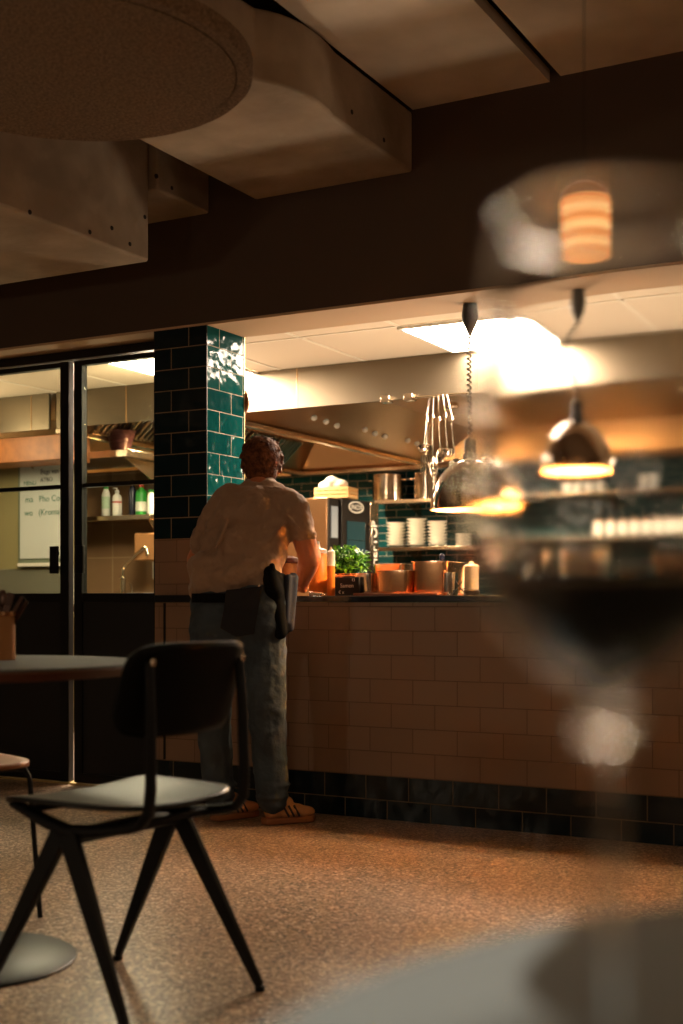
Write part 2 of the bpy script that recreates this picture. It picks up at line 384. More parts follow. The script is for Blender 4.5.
# ------------------------------------------------------------------ HOODS
YF = 6.8; ZH = 2.13; YR = 10.15
lipx = atz(427, 465, ZH).x; cornx = atz(308, 473, ZH).x
print('hood lip', lipx, atz(247, 417, ZH), atz(427, 465, ZH), 'corner', atz(308, 473, ZH), 'fascia', atz(250, 412, ZH))
def hood(x0, x1, label, filt=True, y0h=.02, slope_l=.28, slope_r=.28):
    t = thing('exhaust_hood', label, 'exhaust hood', (x0, YF, ZH))
    W = x1-x0; D = YR-YF; hh = KZ-ZH-.003
    f = MB().box(.002, W-.002, 0, .02, 0, hh); f.build('fascia', M['fascia'], t)
    xs = .6
    while xs < W: MB().box(xs, xs+.006, -.003, -.0002, 0, hh).build('fascia_seam', M['steel_dk'], t); xs += 1.2
    sl, sr, sf, sb = slope_l, slope_r, .05, .22; zt = hh
    c = MB(); A = [(0, y0h), (W, y0h), (W, D), (0, D)]; B = [(sl, y0h+sf-.02), (W-sr, y0h+sf-.02), (W-sr, D-sb), (sl, D-sb)]
    for i in (1, 2, 3):
        j = (i+1) % 4
        c.add([(A[i][0], A[i][1], 0), (A[j][0], A[j][1], 0), (B[j][0], B[j][1], zt), (B[i][0], B[i][1], zt)], [(0, 1, 2, 3)])
    c.add([(B[i][0], B[i][1], zt) for i in range(4)], [(0, 1, 2, 3)])
    c.build('canopy', M['steel_dk'], t, smooth=False, solid=.006)
    r = MB(); r.box(-.028, .028, y0h, D, -.035, 0); r.build('gutter', M['steel'], t, bevel=.004)
    r = MB(); r.box(.03, W-.03, D-.03, D+.02, -.035, 0); r.build('gutter', M['steel'], t, bevel=.004)
    if filt:
        for k in range(int((D-y0h-.5)/.44)):
            fb = MB(); y0 = y0h+.33+k*.44
            fb.cur = 1; fb.bar((sl*.1+.012, y0+.17, zt*.1-.006), (sl*.9+.012, y0+.17, zt*.9-.006), .37, .004, up=(-zt, 0, sl)); fb.cur = 0
            for q in range(7):
                yy = y0+q*.056
                fb.bar((sl*.12+.03, yy, zt*.12-.02), (sl*.88+.03, yy, zt*.88-.02), .024, .012, up=(-zt, 0, sl))
            fb.box(sl*.06, sl*.12+.02, y0-.02, y0+.37, zt*.06-.01, zt*.12); fb.box(sl*.86, sl*.92+.02, y0-.02, y0+.37, zt*.86, zt*.92)
            fb.build('baffle_filter', [M['steel'], M['groove']], t, smooth=False)
    if not filt:
        for u, v in ((313, 416), (325, 420), (336, 424), (364, 428), (374, 432), (384, 435), (407, 439), (416, 442), (424, 445)):
            d = ray(u, v); kk = zt/sl   # plane (z-ZH) = kk*(x-x0)
            tt = (kk*(OO.x-x0)-(OO.z-ZH))/(d.z-kk*d.x); q_ = OO+d*tt
            MB().ball((q_.x-x0+.008, q_.y-YF, q_.z-ZH-.012), (.022, .022, .022), 14, 8).build('lamp_reflection', M['white'], t)  # white ball modelled in place of a bulb mirrored in the panel
    for k, fx in [(k, fx) for k in range(3) for fx in ((.5,) if W < 3 else (.2, .6))]:
        yy = .7 + k*1.0
        s_ = MB().lathe([(0, 0), (.035, 0), (.045, -.02), (.05, -.03), (.042, -.03), (.03, -.012), (0, -.01)], 20, (W*fx, yy, zt-.004)); s_.build('spotlight', M['steel_clean'], t)
        MB().lathe([(0, -.013), (.028, -.014), (0, -.018)], 16, (W*fx, yy, zt-.004)).build('spotlight_lens', M['bulb'], t)
        l = bpy.data.lights.new('hood_lamp', 'SPOT'); l.energy = 240 if fx < .55 else 110; l.color = (1, .75, .48); l.spot_size = 2.6; l.spot_blend = .6; l.shadow_soft_size = .06
        lo = bpy.data.objects.new('hood_lamp', l); COL.objects.link(lo); lo.location = (x0+W*fx, YF+yy, ZH+zt-.05); 
    return t
hood(cornx, lipx, 'steel exhaust hood with baffle filters above the man, nearest the pillar')
hood(lipx+.062, lipx+4.6, 'wide steel exhaust hood whose inner panel mirrors lamps, above the pots', filt=False, slope_l=.5)
hood(XK+.04, cornx-.064, 'steel exhaust hood seen through the glass doors, over the shelves', filt=True, y0h=1.0)
# bright clips on the fascia edge
for k, (u, v, lab) in enumerate(((387, 401, 'small spotlight clipped under hood fascia, left of the hanging utensils'), (410, 398, 'small spotlight clipped under hood fascia, nearest the hanging utensils'))):
    p = atY(u, v, YF-.03)
    c = MB().box(-.03, .03, -.03, .028, -.02, .02); o = c.build('clip_light', M['steel_clean'], bevel=.004); o.location = (p.x, YF-.032, ZH+.0); tag(o, lab, 'spotlight', 'clip lights under the hood fascia')

# ------------------------------------------------------------------ DOORS
YD = YW+.20
def dx(u): return atY(u, 560, YD).x
topz = HB-.002
D0, D1, D2, D3 = -6.3, dx(71), dx(76.5), PX0-.012
def door(n, x0, x1, hx):
    t = thing('door_%d' % n, None, None, (x0, YD, 0)); t['kind'] = 'structure'
    W = x1-x0; s = .052; zb = .975
    f = MB(); f.box(0, s, -.02, .02, .012, topz-.05); f.box(W-s, W, -.02, .02, .012, topz-.05); f.box(s, W-s, -.02, .02, topz-.075, topz-.05); f.box(s, W-s, -.02, .02, zb-.045, zb)
    f.box(s, W-s, -.02, .02, .012, .06); f.build('door_frame', M['black'], t, bevel=.002)
    MB().box(s, W-s, -.012, .012, .06, zb-.045).build('door_panel', M['black2'], t)
    MB().box(s, W-s, -.004, .004, zb, topz-.075).build('pane', M['pane'], t, smooth=False)
    MB().box(s, W-s, -.014, .014, 1.512, 1.532).build('glazing_bar', M['black'], t)
    h = MB().box(hx-.026, hx+.026, -.06, -.045, 1.075, 1.215); h.box(hx-.008, hx+.008, -.046, -.019, 1.1, 1.12); h.box(hx-.008, hx+.008, -.046, -.019, 1.17, 1.19); h.build('door_handle', M['black'], t, bevel=.003)
    return t
door(1, D0, D1, D1-D0-.066); door(2, D2, D3, .066)
tf = MB(); tf.box(XL, PX0-.006, YD-.03, YD+.05, topz-.045, HB-.0); struct('trim_5', MB().box(XL, PX0-.006, YD-.03, YD+.05, topz-.042, topz), M['black'])
struct('trim_7', MB().box(XL, PX0-.006, YD-.03, YD+.05, 0, .008), M['brass'])
struct('wall_door_jamb', MB().box(XL, D0-.005, YD-.05, YD+.05, .009, topz-.05), M['wall'])

# ------------------------------------------------------------------ DUCTS AND DISC
def duct(name, poly, z0, z1, label, screws=()):
    t = thing('ceiling_duct', label, 'duct', (0, 0, 0))
    m = MB(); m.prism(poly, z0, z1); o = m.build('casing', M['panel_side'], t, bevel=.012, seg=3)
    for p, n in screws:
        s = MB().lathe([(0, .002), (.009, .001), (.011, -.006), (0, -.006)], 12)
        q = Vector((0, 0, 1)).rotation_difference(Vector(n)); s.v = [tuple(Vector(p)+q @ Vector(v)) for v in s.v]
        s.build('screw', M['groove'], t)
    return t
def onX(u, v, X): d = ray(u, v); return OO + d*(X/d.x)
b1x, b2x, b3a, b3b = -3.688, -3.339, -3.088, -2.305
zb1 = 2.41; q1 = atz(149, 262, zb1); b1x = q1.x
duct('d', [(-6.4, 1.0), (b1x, 1.0), (b1x, q1.y), (-6.4, q1.y)], zb1, 3.39, 'lowest boxy ceiling duct with screws, at far left below the round panel',
     [(onX(u, v, b1x+.001), (1, 0, 0)) for u, v in ((30, 212), (90, 232), (112, 228), (130, 244), (145, 217))])
duct('d', [(-6.0, q1.y+.003), (b2x, q1.y+.003), (b2x, YW-.002), (-6.0, YW-.002)], 2.72, 3.39, 'small boxy ceiling duct against the wall, between the two larger ducts',
     [(onX(u, v, b2x+.001), (1, 0, 0)) for u, v in ((172, 188), (157, 176))])
pc = atz(341, 118, 2.745); pe = atz(255, 80, 2.745); pm = atz(303, 94, 2.745)
print('duct curve', pc, pm, pe)
poly = [(b3a, 1.6), (pe.x-.28, 1.6), (pe.x-.02, pe.y-.25), (pe.x, pe.y)]
for k in range(1, 8):
    t_ = k/8; a_ = (1-t_)**2; b_ = 2*t_*(1-t_); c_ = t_*t_
    q = Vector((pm.x*2-.5*(pe.x+b3b), pm.y*2-.5*(pe.y+pc.y)))
    poly.append((a_*pe.x+b_*q.x+c_*b3b, a_*pe.y+b_*q.y+c_*pc.y))
poly += [(b3b, pc.y), (b3b, YW-.002), (b3a, YW-.002)]
duct('d', poly, 2.745, 3.0, 'wide pale ceiling duct with a curved side, meeting the wall above the pillar',
     [(onX(u, v, b3b+.001), (1, 0, 0)) for u, v in ((352, 112), (384, 140))])
# dark void block beside the curved duct
ZD = 2.45; dc = Vector((-2.458, 2.832)); R1 = .5075
e = atz(253, 75, ZD); R2 = (Vector((e.x, e.y))-dc).length
print('disc', R2)
t = thing('acoustic_panel', 'round felt acoustic panel with a thin ring groove hanging from the ceiling', 'acoustic panel', (dc.x, dc.y, ZD))
MB().lathe([(0, .001), (R1-.003, .001), (R1-.003, .02), (0, .02)], 96, close=False).build('inner_disc', M['disc'], t)
MB().lathe([(R1+.001, .003), (R2-.01, 0), (R2, .01), (R2, .045), (0, .05), (0, .021), (R1+.001, .021)], 96).build('outer_ring', M['disc'], t)
for k in range(3):
    a_ = 2*math.pi*k/3+.5; MB().tube([(R1*.7*math.cos(a_), R1*.7*math.sin(a_), .045), (R1*.7*math.cos(a_), R1*.7*math.sin(a_), .95)], .003, 6).build('hanging_wire', M['chairmetal'], t)

# ------------------------------------------------------------------ FURNITURE
# chair, local: +y front, x across
def seat_fn(W, D, zf):
    def fn(a, b):
        u = a*2-1; v = b*2-1
        # superellipse mapping of square to rounded square
        n = 4.0; k = (abs(u)**n + abs(v)**n)**(1/n); mx_ = max(abs(u), abs(v))
        s = (mx_/k) if k > 1e-6 else 1
        x = u*s*W/2; y = v*s*D/2
        return (x*(1.0+.06*v), y, zf(x, y))
    return fn
def chair():
    fwd = RT*(-.82)+FW*.57; c = cam(-.515, 3.0)
    rz = math.atan2(fwd.y, fwd.x)-math.pi/2
    t = thing('chair', 'black moulded plywood chair with splayed tapered legs facing the round table', 'chair', (c.x, c.y, 0), rz)
    sz = lambda x, y: .474 + .22*x*x - .035*max(0, (y-.12)/.1)**2*.6 + .10*max(0, -y-.12)**1.5
    MB().grid(seat_fn(.44, .43, sz), 24, 24).build('seat', M['chairwood'], t, solid=.011, ang=60)
    def back(a, b):
        u = a*2-1; v = b*2-1; n = 5.0; k = (abs(u)**n+abs(v)**n)**(1/n); s = max(abs(u), abs(v))/k if k > 1e-6 else 1
        u *= s; v *= s; th = u*.56; R = .37
        return (R*math.sin(th), -.235 - .06*(v*.5) + R*(1-math.cos(th)) - .0, .737+v*.104)
    MB().grid(back, 28, 14).build('backrest', M['chairback'], t, solid=.010, ang=60)
    ap = .40
    for sx in (-1, 1):
        for sy in (-1, 1):
            l = MB(); p0 = Vector((sx*.182, sy*.012, ap+.012)); p1 = Vector((sx*.222, sy*.235, .012))
            l.bar(p0, p0.lerp(p1, .35), .020, .052, .020, .044, up=(0, 1, 0)); l.bar(p0.lerp(p1, .35), p1, .020, .044, .017, .02, up=(0, 1, 0))
            lo = l.build('leg', M['chairmetal'], t, bevel=.004)
            MB().lathe([(0, 0), (.012, 0), (.013, .012), (0, .014)], 14, (p1.x, p1.y, 0)).build('foot_cap', M['chairmetal'], lo)
        r = MB()
        pts = [(sx*.165, .19, .462), (sx*.168, .08, .432), (sx*.17, 0, .415), (sx*.168, -.09, .424), (sx*.165, -.18, .438), (sx*.163, -.212, .448), (sx*.160, -.234, .475), (sx*.158, -.239, .53), (sx*.155, -.236, .68), (sx*.152, -.229, .80)]
        r.tube(pts, [.014, .019, .021, .017, .015, .015, .015, .015, .014, .012], 12, flat=.8); r.build('back_post', M['chairmetal'], t)
        MB().ball((sx*.152, -.241, .80), (.009, .004, .009)).build('rivet', M['steel_clean'], t)
    MB().bar((-.19, 0, .402), (.19, 0, .402), .05, .03).build('cross_rail', M['chairmetal'], t, bevel=.006)
    for y in (.15, -.12):
        MB().bar((-.166, y, .449-(.02 if y < 0 else 0)), (.166, y, .449-(.02 if y < 0 else 0)), .022, .014).build('seat_bracket', M['chairmetal'], t)
chair()
def round_table(c, R, zt, label, baseR=.265, edge='tableedge'):
    t = thing('round_table', label, 'table', (c.x, c.y, 0))
    MB().lathe([(0, zt), (R-.004, zt), (R, zt-.003), (R, zt-.006), (0, zt-.006)], 96).build('table_top', M['tabletop'], t)
    MB().lathe([(0, zt-.0062), (R-.001, zt-.0062), (R, zt-.01), (R-.012, zt-.03), (0, zt-.03)], 96).build('edge_band', M[edge], t)
    MB().lathe([(0, zt-.031), (.13, zt-.031), (.13, zt-.037), (.03, zt-.05), (.03, .02), (0, .02)], 32).build('column', M['chairmetal'], t)
    MB().lathe([(0, .016), (.035, .018), (baseR-.01, .012), (baseR, .006), (baseR-.002, 0), (0, 0)], 72).build('base', M['basesteel'], t)
    return t
round_table(cam(-.955, 3.3), .435, .775, 'round grey-topped pedestal table at left holding the cutlery pot')
round_table(cam(.335, .345), .41, .757, 'blurred round pedestal table in the foreground under the wine glass', baseR=.25)
M['cutl'] = mat('dark_bronze_cutlery', (70, 48, 36), .35, .6)
# cutlery pot
c = cam(-.926, 3.42, .776)
t = thing('cutlery_pot', 'copper-coloured cylindrical cutlery pot on the round table at left', 'pot', c)
MB().lathe([(0, 0), (.05, 0), (.05, .118), (.053, .122), (.053, .128), (.049, .128), (.047, .12), (.047, .004), (0, .004)], 40).build('body', M['card'], t)
MB().lathe([(.0505, .116), (.0545, .118), (.0545, .128), (.0505, .129), (.0475, .128), (.0475, .118)], 40, close=True).build('rim', M['copper'], t)
cut = [(.0, .0, -25, 20), (.0, .02, 5, 8), (.022, -.005, 40, 4), (.028, .012, 58, -6), (.01, -.02, 24, -14), (-.01, -.01, -40, 5)]
labs = ['dark fork leaning left in the cutlery pot', 'dark spoon standing upright in the cutlery pot', 'dark knife leaning right in the cutlery pot', 'dark knife leaning furthest right in the cutlery pot', 'dark fork in the middle of the cutlery pot', 'dark spoon leaning furthest left in the cutlery pot']
for k, (x, y, ax, ay) in enumerate(cut):
    kk = ['fork', 'spoon', 'knife', 'knife', 'fork', 'spoon'][k]
    m = MB()
    if kk == 'spoon': m.tube([(0, 0, 0), (0, 0, .12), (0, 0, .13)], [.004, .005, .004], 8); m.ball((0, 0, .152), (.017, .005, .025))
    elif kk == 'fork':
        m.tube([(0, 0, 0), (0, 0, .12)], .004, 8); m.box(-.011, .011, -.002, .002, .12, .14)
        for q in (-.009, -.003, .003, .009): m.bar((q, 0, .138), (q, 0, .175), .0035, .003)
    else: m.bar((0, 0, 0), (0, 0, .09), .012, .008, .015, .008); m.bar((0, 0, .09), (0, 0, .175), .018, .003, .012, .002)
    o = m.build(kk, M['cutl'], bevel=0)
    d = RT*math.sin(math.radians(ax))*.8 + FW*math.sin(math.radians(ay))*.5 + Vector((0, 0, 1))
    q = Vector((0, 0, 1)).rotation_difference(d.normalized()); o.rotation_mode = 'QUATERNION'; o.rotation_quaternion = q
    b0 = c + RT*(-x*.5) + FW*y*.5 + Vector((0, 0, .012)); o.location = b0; tag(o, labs[k], kk, 'cutlery in the pot')
# side chair at far left (seat corner and bent tube leg)
c = cam(-1.145, 3.73)
t = thing('side_chair', 'wooden seated chair with thin bent steel legs at the far left edge', 'chair', (c.x, c.y, 0), T+math.pi/4)
def ss(x, y): return .458
MB().grid(seat_fn(.40, .40, ss), 20, 20).build('seat', M['wood'], t, solid=.014, ang=60)
for sy in (-1, 1):
    for sx in (-1, 1):
        MB().tube([(sx*.03, sy*.14, .443), (sx*.13, sy*.14, .443), (sx*.158, sy*.15, .438), (sx*.168, sy*.155, .42), (sx*.17, sy*.158, .40), (sx*.19, sy*.18, .005)], .0075, 10).build('leg', M['chairmetal'], t)
def bk(a, b):
    u = a*2-1; v = b*2-1; n = 5.0; k = (abs(u)**n+abs(v)**n)**(1/n); s = max(abs(u), abs(v))/k if k > 1e-6 else 1
    return (-.235+.03*(u*s)**2-.02*v*s, .2*u*s, .74+.09*v*s)
MB().grid(bk, 16, 10).build('backrest', M['wood'], t, solid=.012, ang=60)
for sy in (-1, 1): MB().tube([(-.17, sy*.12, .443), (-.225, sy*.12, .455), (-.24, sy*.12, .5), (-.242, sy*.12, .75)], .0075, 10).build('back_post', M['chairmetal'], t)

# ------------------------------------------------------------------ WINE GLASS
gc = cam(.087, .42, .7575); t = thing('wine_glass', 'large blurred stemmed wine glass close to the camera on the foreground table', 'wine glass', gc)
def bowl(z):   # radius outer at height z above table: bowl from .135 to .305
    pts = [(.135, .004), (.1365, .012), (.141, .022), (.149, .0325), (.160, .041), (.174, .0465), (.190, .0490), (.208, .0485), (.235, .0455), (.265, .0410), (.300, .0355)]
    for (z0, r0), (z1, r1) in zip(pts, pts[1:]):
        if z <= z1: s = (z-z0)/(z1-z0); return r0+(r1-r0)*s
    return pts[-1][1]
def catm(ps, n=5):
    out = []
    P = [ps[0]]+list(ps)+[ps[-1]]
    for i in range(1, len(P)-2):
        for k in range(n):
            s = k/n; a, b, c_, d = P[i-1], P[i], P[i+1], P[i+2]
            out.append(tuple(.5*((2*b[q])+(-a[q]+c_[q])*s+(2*a[q]-5*b[q]+4*c_[q]-d[q])*s*s+(-a[q]+3*b[q]-3*c_[q]+d[q])*s**3) for q in range(2)))
    out.append(tuple(ps[-1])); return out
outer = [(.0, .0), (.039, .0), (.040, .0015), (.020, .005), (.008, .010), (.0045, .022), (.0040, .06), (.0042, .112), (.0045, .1215), (.0072, .1242), (.0098, .1280), (.0108, .1325), (.0098, .1370), (.0072, .1408), (.0046, .1432), (.0060, .1452), (.0150, .1480), (.0225, .1530), (.0310, .1610), (.0390, .171), (.0455, .187), (.0475, .203), (.0465, .222), (.0435, .245), (.0395, .270), (.0350, .300)]
oc = outer[:2]+catm(outer[2:], 5)
inner = [(.0342, .3003), (.0387, .270), (.0427, .245), (.0457, .222), (.0467, .203), (.0446, .187), (.0380, .1720), (.0296, .1624), (.0210, .1550), (.0125, .1502), (0, .1488)]
ic = catm(inner, 5)
prof = oc + [(max(r, 0), z) for r, z in ic]
gb = MB().lathe(prof, 96)
gb.m = [1 if min(gb.v[i][2] for i in f) < .1525 or max(gb.v[i][2] for i in f) > .255 else 0 for f in gb.f]
M['glass_plain'] = mat('clear_stem_glass', (255, 255, 255), 0, trans=1, ior=1.46)
gb.build('glass_body', [M['glass'], M['glass_plain']], t, ang=180)
wl = .184
wi = [(0, .1491)]+[(r-.0002, z+.0001) for r, z in reversed(ic) if z < wl and r > .003]
rr = [r for r, z in ic if z >= wl][-1]
wi += [(rr-.0003, wl), (0, wl)]
w = MB().lathe(wi, 96).build('red_wine', M['wine'], None, ang=50); w.location = gc
tag(w, 'dark red wine filling the lower bowl of the blurred wine glass', 'wine')

# ------------------------------------------------------------------ PENDANTS over counter
def pendant(u, vtop, vrim, wpx, label, bend):
    yc = YW+.2
    pt = atY(u, vtop, yc); Z = yc/ray(u, vtop).y
    zr = atY(u, vrim, yc).z; R = wpx/F*Z/2
    t = thing('pendant_lamp', label, 'pendant lamp', (pt.x, yc, zr))
    zc = HB-zr
    MB().lathe([(0, zc), (.030, zc), (.036, zc-.05), (.030, zc-.085), (.012, zc-.12), (.008, zc-.135), (0, zc-.135)], 24).build('ceiling_cup', M['basesteel'], t)
    hs = R*1.27
    pr = [(R*math.cos(a), hs*math.sin(a)) for a in [math.pi/2*k/16 for k in range(0, 15)]]
    prin = [(r*.97, z*.97) for r, z in reversed(pr)]
    MB().lathe(pr+[(.03, hs+.004), (.028, hs-.006)], 64).build('lamp_shade', M['lampglass'], t, ang=180)
    MB().lathe([(R*.985, .001)]+[(r*.965, z*.965) for r, z in pr[1:]]+[(.0, hs*.962)], 64).build('shade_lining', M['lampin'], t, ang=180)
    MB().lathe([(R-.004, 0), (R+.002, -.001), (R+.003, .004), (R-.002, .006)], 64, close=True).build('shade_rim', M['copper'], t)
    MB().lathe([(0, hs), (.032, hs), (.032, hs+.02), (.026, hs+.025), (.026, hs+.075), (.02, hs+.085), (0, hs+.085)], 24).build('socket', M['black'], t)
    n = 160; pts = []
    for k in range(n+1):
        s = k/n; zz = zc-.13+(hs+.08-zc+.13)*s
        off = bend*math.sin(math.pi*s*1.0)+bend*.5*math.sin(2*math.pi*s)
        a_ = s*2*math.pi*20; pts.append((off+.009*math.cos(a_), .009*math.sin(a_), zz))
    MB().tube(pts, .0036, 6).build('coiled_cord', M['chairmetal'], t)
    MB().tube([(0, 0, zc-.13), (0, 0, hs+.08)], .0012, 6).build('steel_wire', M['steel_clean'], t)
    MB().ball((0, 0, R*.8), (.024, .024, .03)).build('bulb', M['bulb'], t)
    l = bpy.data.lights.new('pendant_light', 'POINT'); l.energy = 34; l.color = (1, .70, .40); l.shadow_soft_size = .02
    lo = bpy.data.objects.new('pendant_light', l); COL.objects.link(lo); lo.location = (pt.x, yc, zr+R*.38)
pendant(470, 301, 510, 80, 'dome pendant lamp on a straight coiled cord, left one above the counter', -.004)
pendant(574, 294, 471, 78, 'dome pendant lamp on a bent coiled cord, right one above the counter', -.05)

# ------------------------------------------------------------------ COUNTER THINGS
def onc(u, dy, z=CT): return atY(u, 590, YW+dy)   # x for column u at depth dy
def lathe_thing(name, parts, loc, label, cat, group=None, seg=32):
    t = thing(name, label, cat, loc, 0, group)
    for pn, pr, mm in parts: MB().lathe(pr, seg).build(pn, M[mm], t)
    return t
def put(u, dy, z=CT): p = onc(u, dy); return (p.x, YW+dy, z)
# squeeze bottles
lathe_thing('squeeze_bottle', [('body', [(0, 0), (.042, 0), (.044, .004), (.044, .185), (.038, .195), (0, .195)], 'orange'), ('cap', [(0, .1955), (.04, .1955), (.04, .212), (.012, .222), (.006, .25), (0, .25)], 'white')], put(318, .2), 'tall wide amber sauce bottle with white nozzle beside the forearm', 'bottle')
lathe_thing('squeeze_bottle', [('body', [(0, 0), (.017, 0), (.018, .003), (.018, .135), (0, .135)], 'orange'), ('cap', [(0, .1355), (.018, .1355), (.018, .20), (.006, .208), (.004, .222), (0, .222)], 'white')], put(331, .14), 'slim amber bottle with white top, left of the basil', 'bottle')
lathe_thing('squeeze_bottle', [('body', [(0, 0), (.036, 0), (.037, .004), (.037, .19), (.03, .2), (0, .2)], 'orange'), ('cap', [(0, .2005), (.034, .2005), (.034, .214), (.01, .222), (.005, .252), (0, .252)], 'white')], put(316, .38), 'amber sauce bottle with white nozzle at the back of bottle cluster', 'bottle')
# rolled metal object
t = thing('can_opener', 'small flat silver metal tool lying on the counter beside bottles', 'tool', put(315, .06, CT))
MB().bar((-.03, 0, .009), (.035, 0, .009), .018, .016).build('handle', M['steel_clean'], t, bevel=.004)
MB().bar((.036, 0, .007), (.05, 0, .007), .01, .006).build('tip', M['steel_clean'], t, bevel=.001)
# brown jar behind the man hip
lathe_thing('clay_jar', [('body', [(0, 0), (.032, 0), (.043, .05), (.046, .10), (.042, .14), (.038, .15), (.036, .15), (.036, .14), (0, .135)], 'card'), ('lid', [(0, .1505), (.044, .1505), (.047, .156), (.043, .172), (.02, .182), (0, .184)], 'purple')], put(289, .12), 'small round brown jar showing between the man and his forearm', 'jar')
# basil pots
def basil(u, dy, r, n, z0, label, potmat='copper', ph=.07, hz=.09):
    t = thing('potted_basil', label, 'plant', put(u, dy, z0))
    MB().lathe([(0, 0), (r*.75, 0), (r, ph-.006), (r+.003, ph-.004), (r+.003, ph), (r-.003, ph), (r-.005, ph-.012), (0, ph-.012)], 28).build('pot', M[potmat], t)
    st = MB(); lf = MB(); rnd = random.Random(u)
    for k in range(n):
        a_ = rnd.random()*6.28; rr_ = rnd.random()**.5*(r+.035); z = ph-.012+hz*(.25+.75*rnd.random())*(1-.35*(rr_/(r+.035))**2)
        p = Vector((rr_*math.cos(a_), rr_*math.sin(a_), z))
        if k % 4 == 0: st.tube([(p.x*.25, p.y*.25, ph-.014), (p.x*.6, p.y*.6, z*.6+.02), tuple(p)], .0015, 5)
        L_ = .02+.014*rnd.random(); W_ = L_*.62
        q = Euler((rnd.uniform(-.9, .9), rnd.uniform(-.9, .9), rnd.random()*6.28)).to_matrix()
        vs = []
        for (x_, y_, z_) in [(0, 0, 0), (.35, .42, .12), (.75, .38, .16), (1, 0, 0.02), (.75, -.38, .16), (.35, -.42, .12), (.4, 0, .0), (.75, 0, .05)]:
            vs.append(p + q @ Vector((x_*L_, y_*W_, z_*L_)))
        lf.cur = k % 3 == 0; lf.add(vs, [(0, 1, 6), (0, 6, 5), (1, 2, 7, 6), (6, 7, 4, 5), (2, 3, 7), (7, 3, 4)])
    st.build('stems', M['leaf2'], t); o = lf.build('leaves', [M['leaf'], M['leaf2']], t, ang=80)
basil(347, .36, .066, 680, CT+.055, 'bushy bright green basil plant in a pot behind the containers', hz=.14, ph=.05)
bs = MB().box(-.075, .075, -.055, .055, 0, .054); o = bs.build('riser', M['copper'], bevel=.004); o.location = put(346, .36); tag(o, 'low copper riser under the basil pot', 'riser')
# gastronorm containers
def gn(u0, u1, dy, d, h, mm, label, z0=CT, seg=3, lid=None):
    a = onc(u0, dy).x; b = onc(u1, dy).x; w_ = b-a
    t = thing('food_container', label, 'food container', ((a+b)/2, YW+dy+d/2, z0), 0, 'food containers on the counter')
    hw, hd = w_/2, d/2
    def rr(hw, hd, r=.02, n=5):
        out = []
        for cx_, cy_, a0 in ((hw-r, hd-r, 0), (-hw+r, hd-r, 90), (-hw+r, -hd+r, 180), (hw-r, -hd+r, 270)):
            for k in range(n+1): a_ = math.radians(a0+90*k/n); out.append((cx_+r*math.cos(a_), cy_+r*math.sin(a_)))
        return out
    m = MB(); rings = [(hw*.86, hd*.86, 0, .015), (hw*.93, hd*.93, h-.012, .02), (hw*.93, hd*.93, h-.004, .02), (hw, hd, h, .024), (hw, hd, h-.003, .024)]
    inner_ = [(hw*.91, hd*.91, h-.006, .02), (hw*.84, hd*.84, .003, .015)]
    vs = []; N = 24
    for a1, b1, z, r in [rings[4], rings[3]]+[rings[2]]+inner_: vs += [(x, y, z) for x, y in rr(a1, b1, r)]
    fs = []
    for i in range(4):
        for j in range(N): k = (j+1) % N; fs.append((i*N+j, i*N+k, (i+1)*N+k, (i+1)*N+j))
    fs.append(tuple(4*N+j for j in range(N)))
    m.add(vs, fs); m.build('rim', M['steel_clean'], t)
    m = MB(); vs = []
    for a1, b1, z, r in rings[:2]+[(hw*.93, hd*.93, h-.0035, .02)]: vs += [(x, y, z) for x, y in rr(a1, b1, r)]
    fs = [tuple(range(N))[::-1]]
    for i in range(2):
        for j in range(N): k = (j+1) % N; fs.append((i*N+j, i*N+k, (i+1)*N+k, (i+1)*N+j))
    m.add(vs, fs); m.build('body', M[mm], t)
    return t
tr = MB().box(onc(353, .06).x, onc(437, .06).x, YW+.06, YW+.5, CT, CT+.012); o = tr.build('serving_board', mat('red_brown_board', (112, 62, 42), .35), bevel=.003); tag(o, 'thin red-brown board under the metal food containers', 'board')
gn(373, 408, .09, .2, .098, 'copper', 'low copper-coloured food container at the front of the board', z0=CT+.0125)
gn(409, 447, .14, .22, .138, 'copper', 'tallest copper-coloured food container, right end of the board', z0=CT+.0125)
gn(371, 404, .33, .16, .135, 'copper', 'copper-coloured food container behind the low front container', z0=CT+.0125)
gn(352, 372, .12, .14, .088, 'steel_clean', 'small steel food container between the little sign and the board front', z0=CT+.0125)
gn(440, 452, .12, .09, .10, 'steel_clean', 'narrow steel container right of the tallest copper one')
lathe_thing('steel_beaker', [('body', [(0, 0), (.024, 0), (.026, .09), (.028, .093), (.026, .094), (.024, .088), (0, .08)], 'copper')], put(378, .56), 'small copper beaker behind the containers, left one', 'beaker')
lathe_thing('steel_beaker', [('body', [(0, 0), (.022, 0), (.024, .1), (.026, .103), (.024, .104), (.022, .098), (0, .09)], 'steel_clean')], put(364, .5), 'small steel beaker beside the basil, behind the containers', 'beaker')
sh = MB().box(onc(334, .2).x, onc(372, .2).x, YW+.16, YW+.21, CT+.088, CT+.094); sh.box(onc(336, .2).x, onc(337.5, .2).x, YW+.16, YW+.21, CT, CT+.088); sh.box(onc(369.5, .2).x, onc(371, .2).x, YW+.16, YW+.21, CT, CT+.088)
tag(sh.build('shelf_riser', M['copper'], bevel=.002), 'low metal shelf riser behind the little black sign', 'riser')
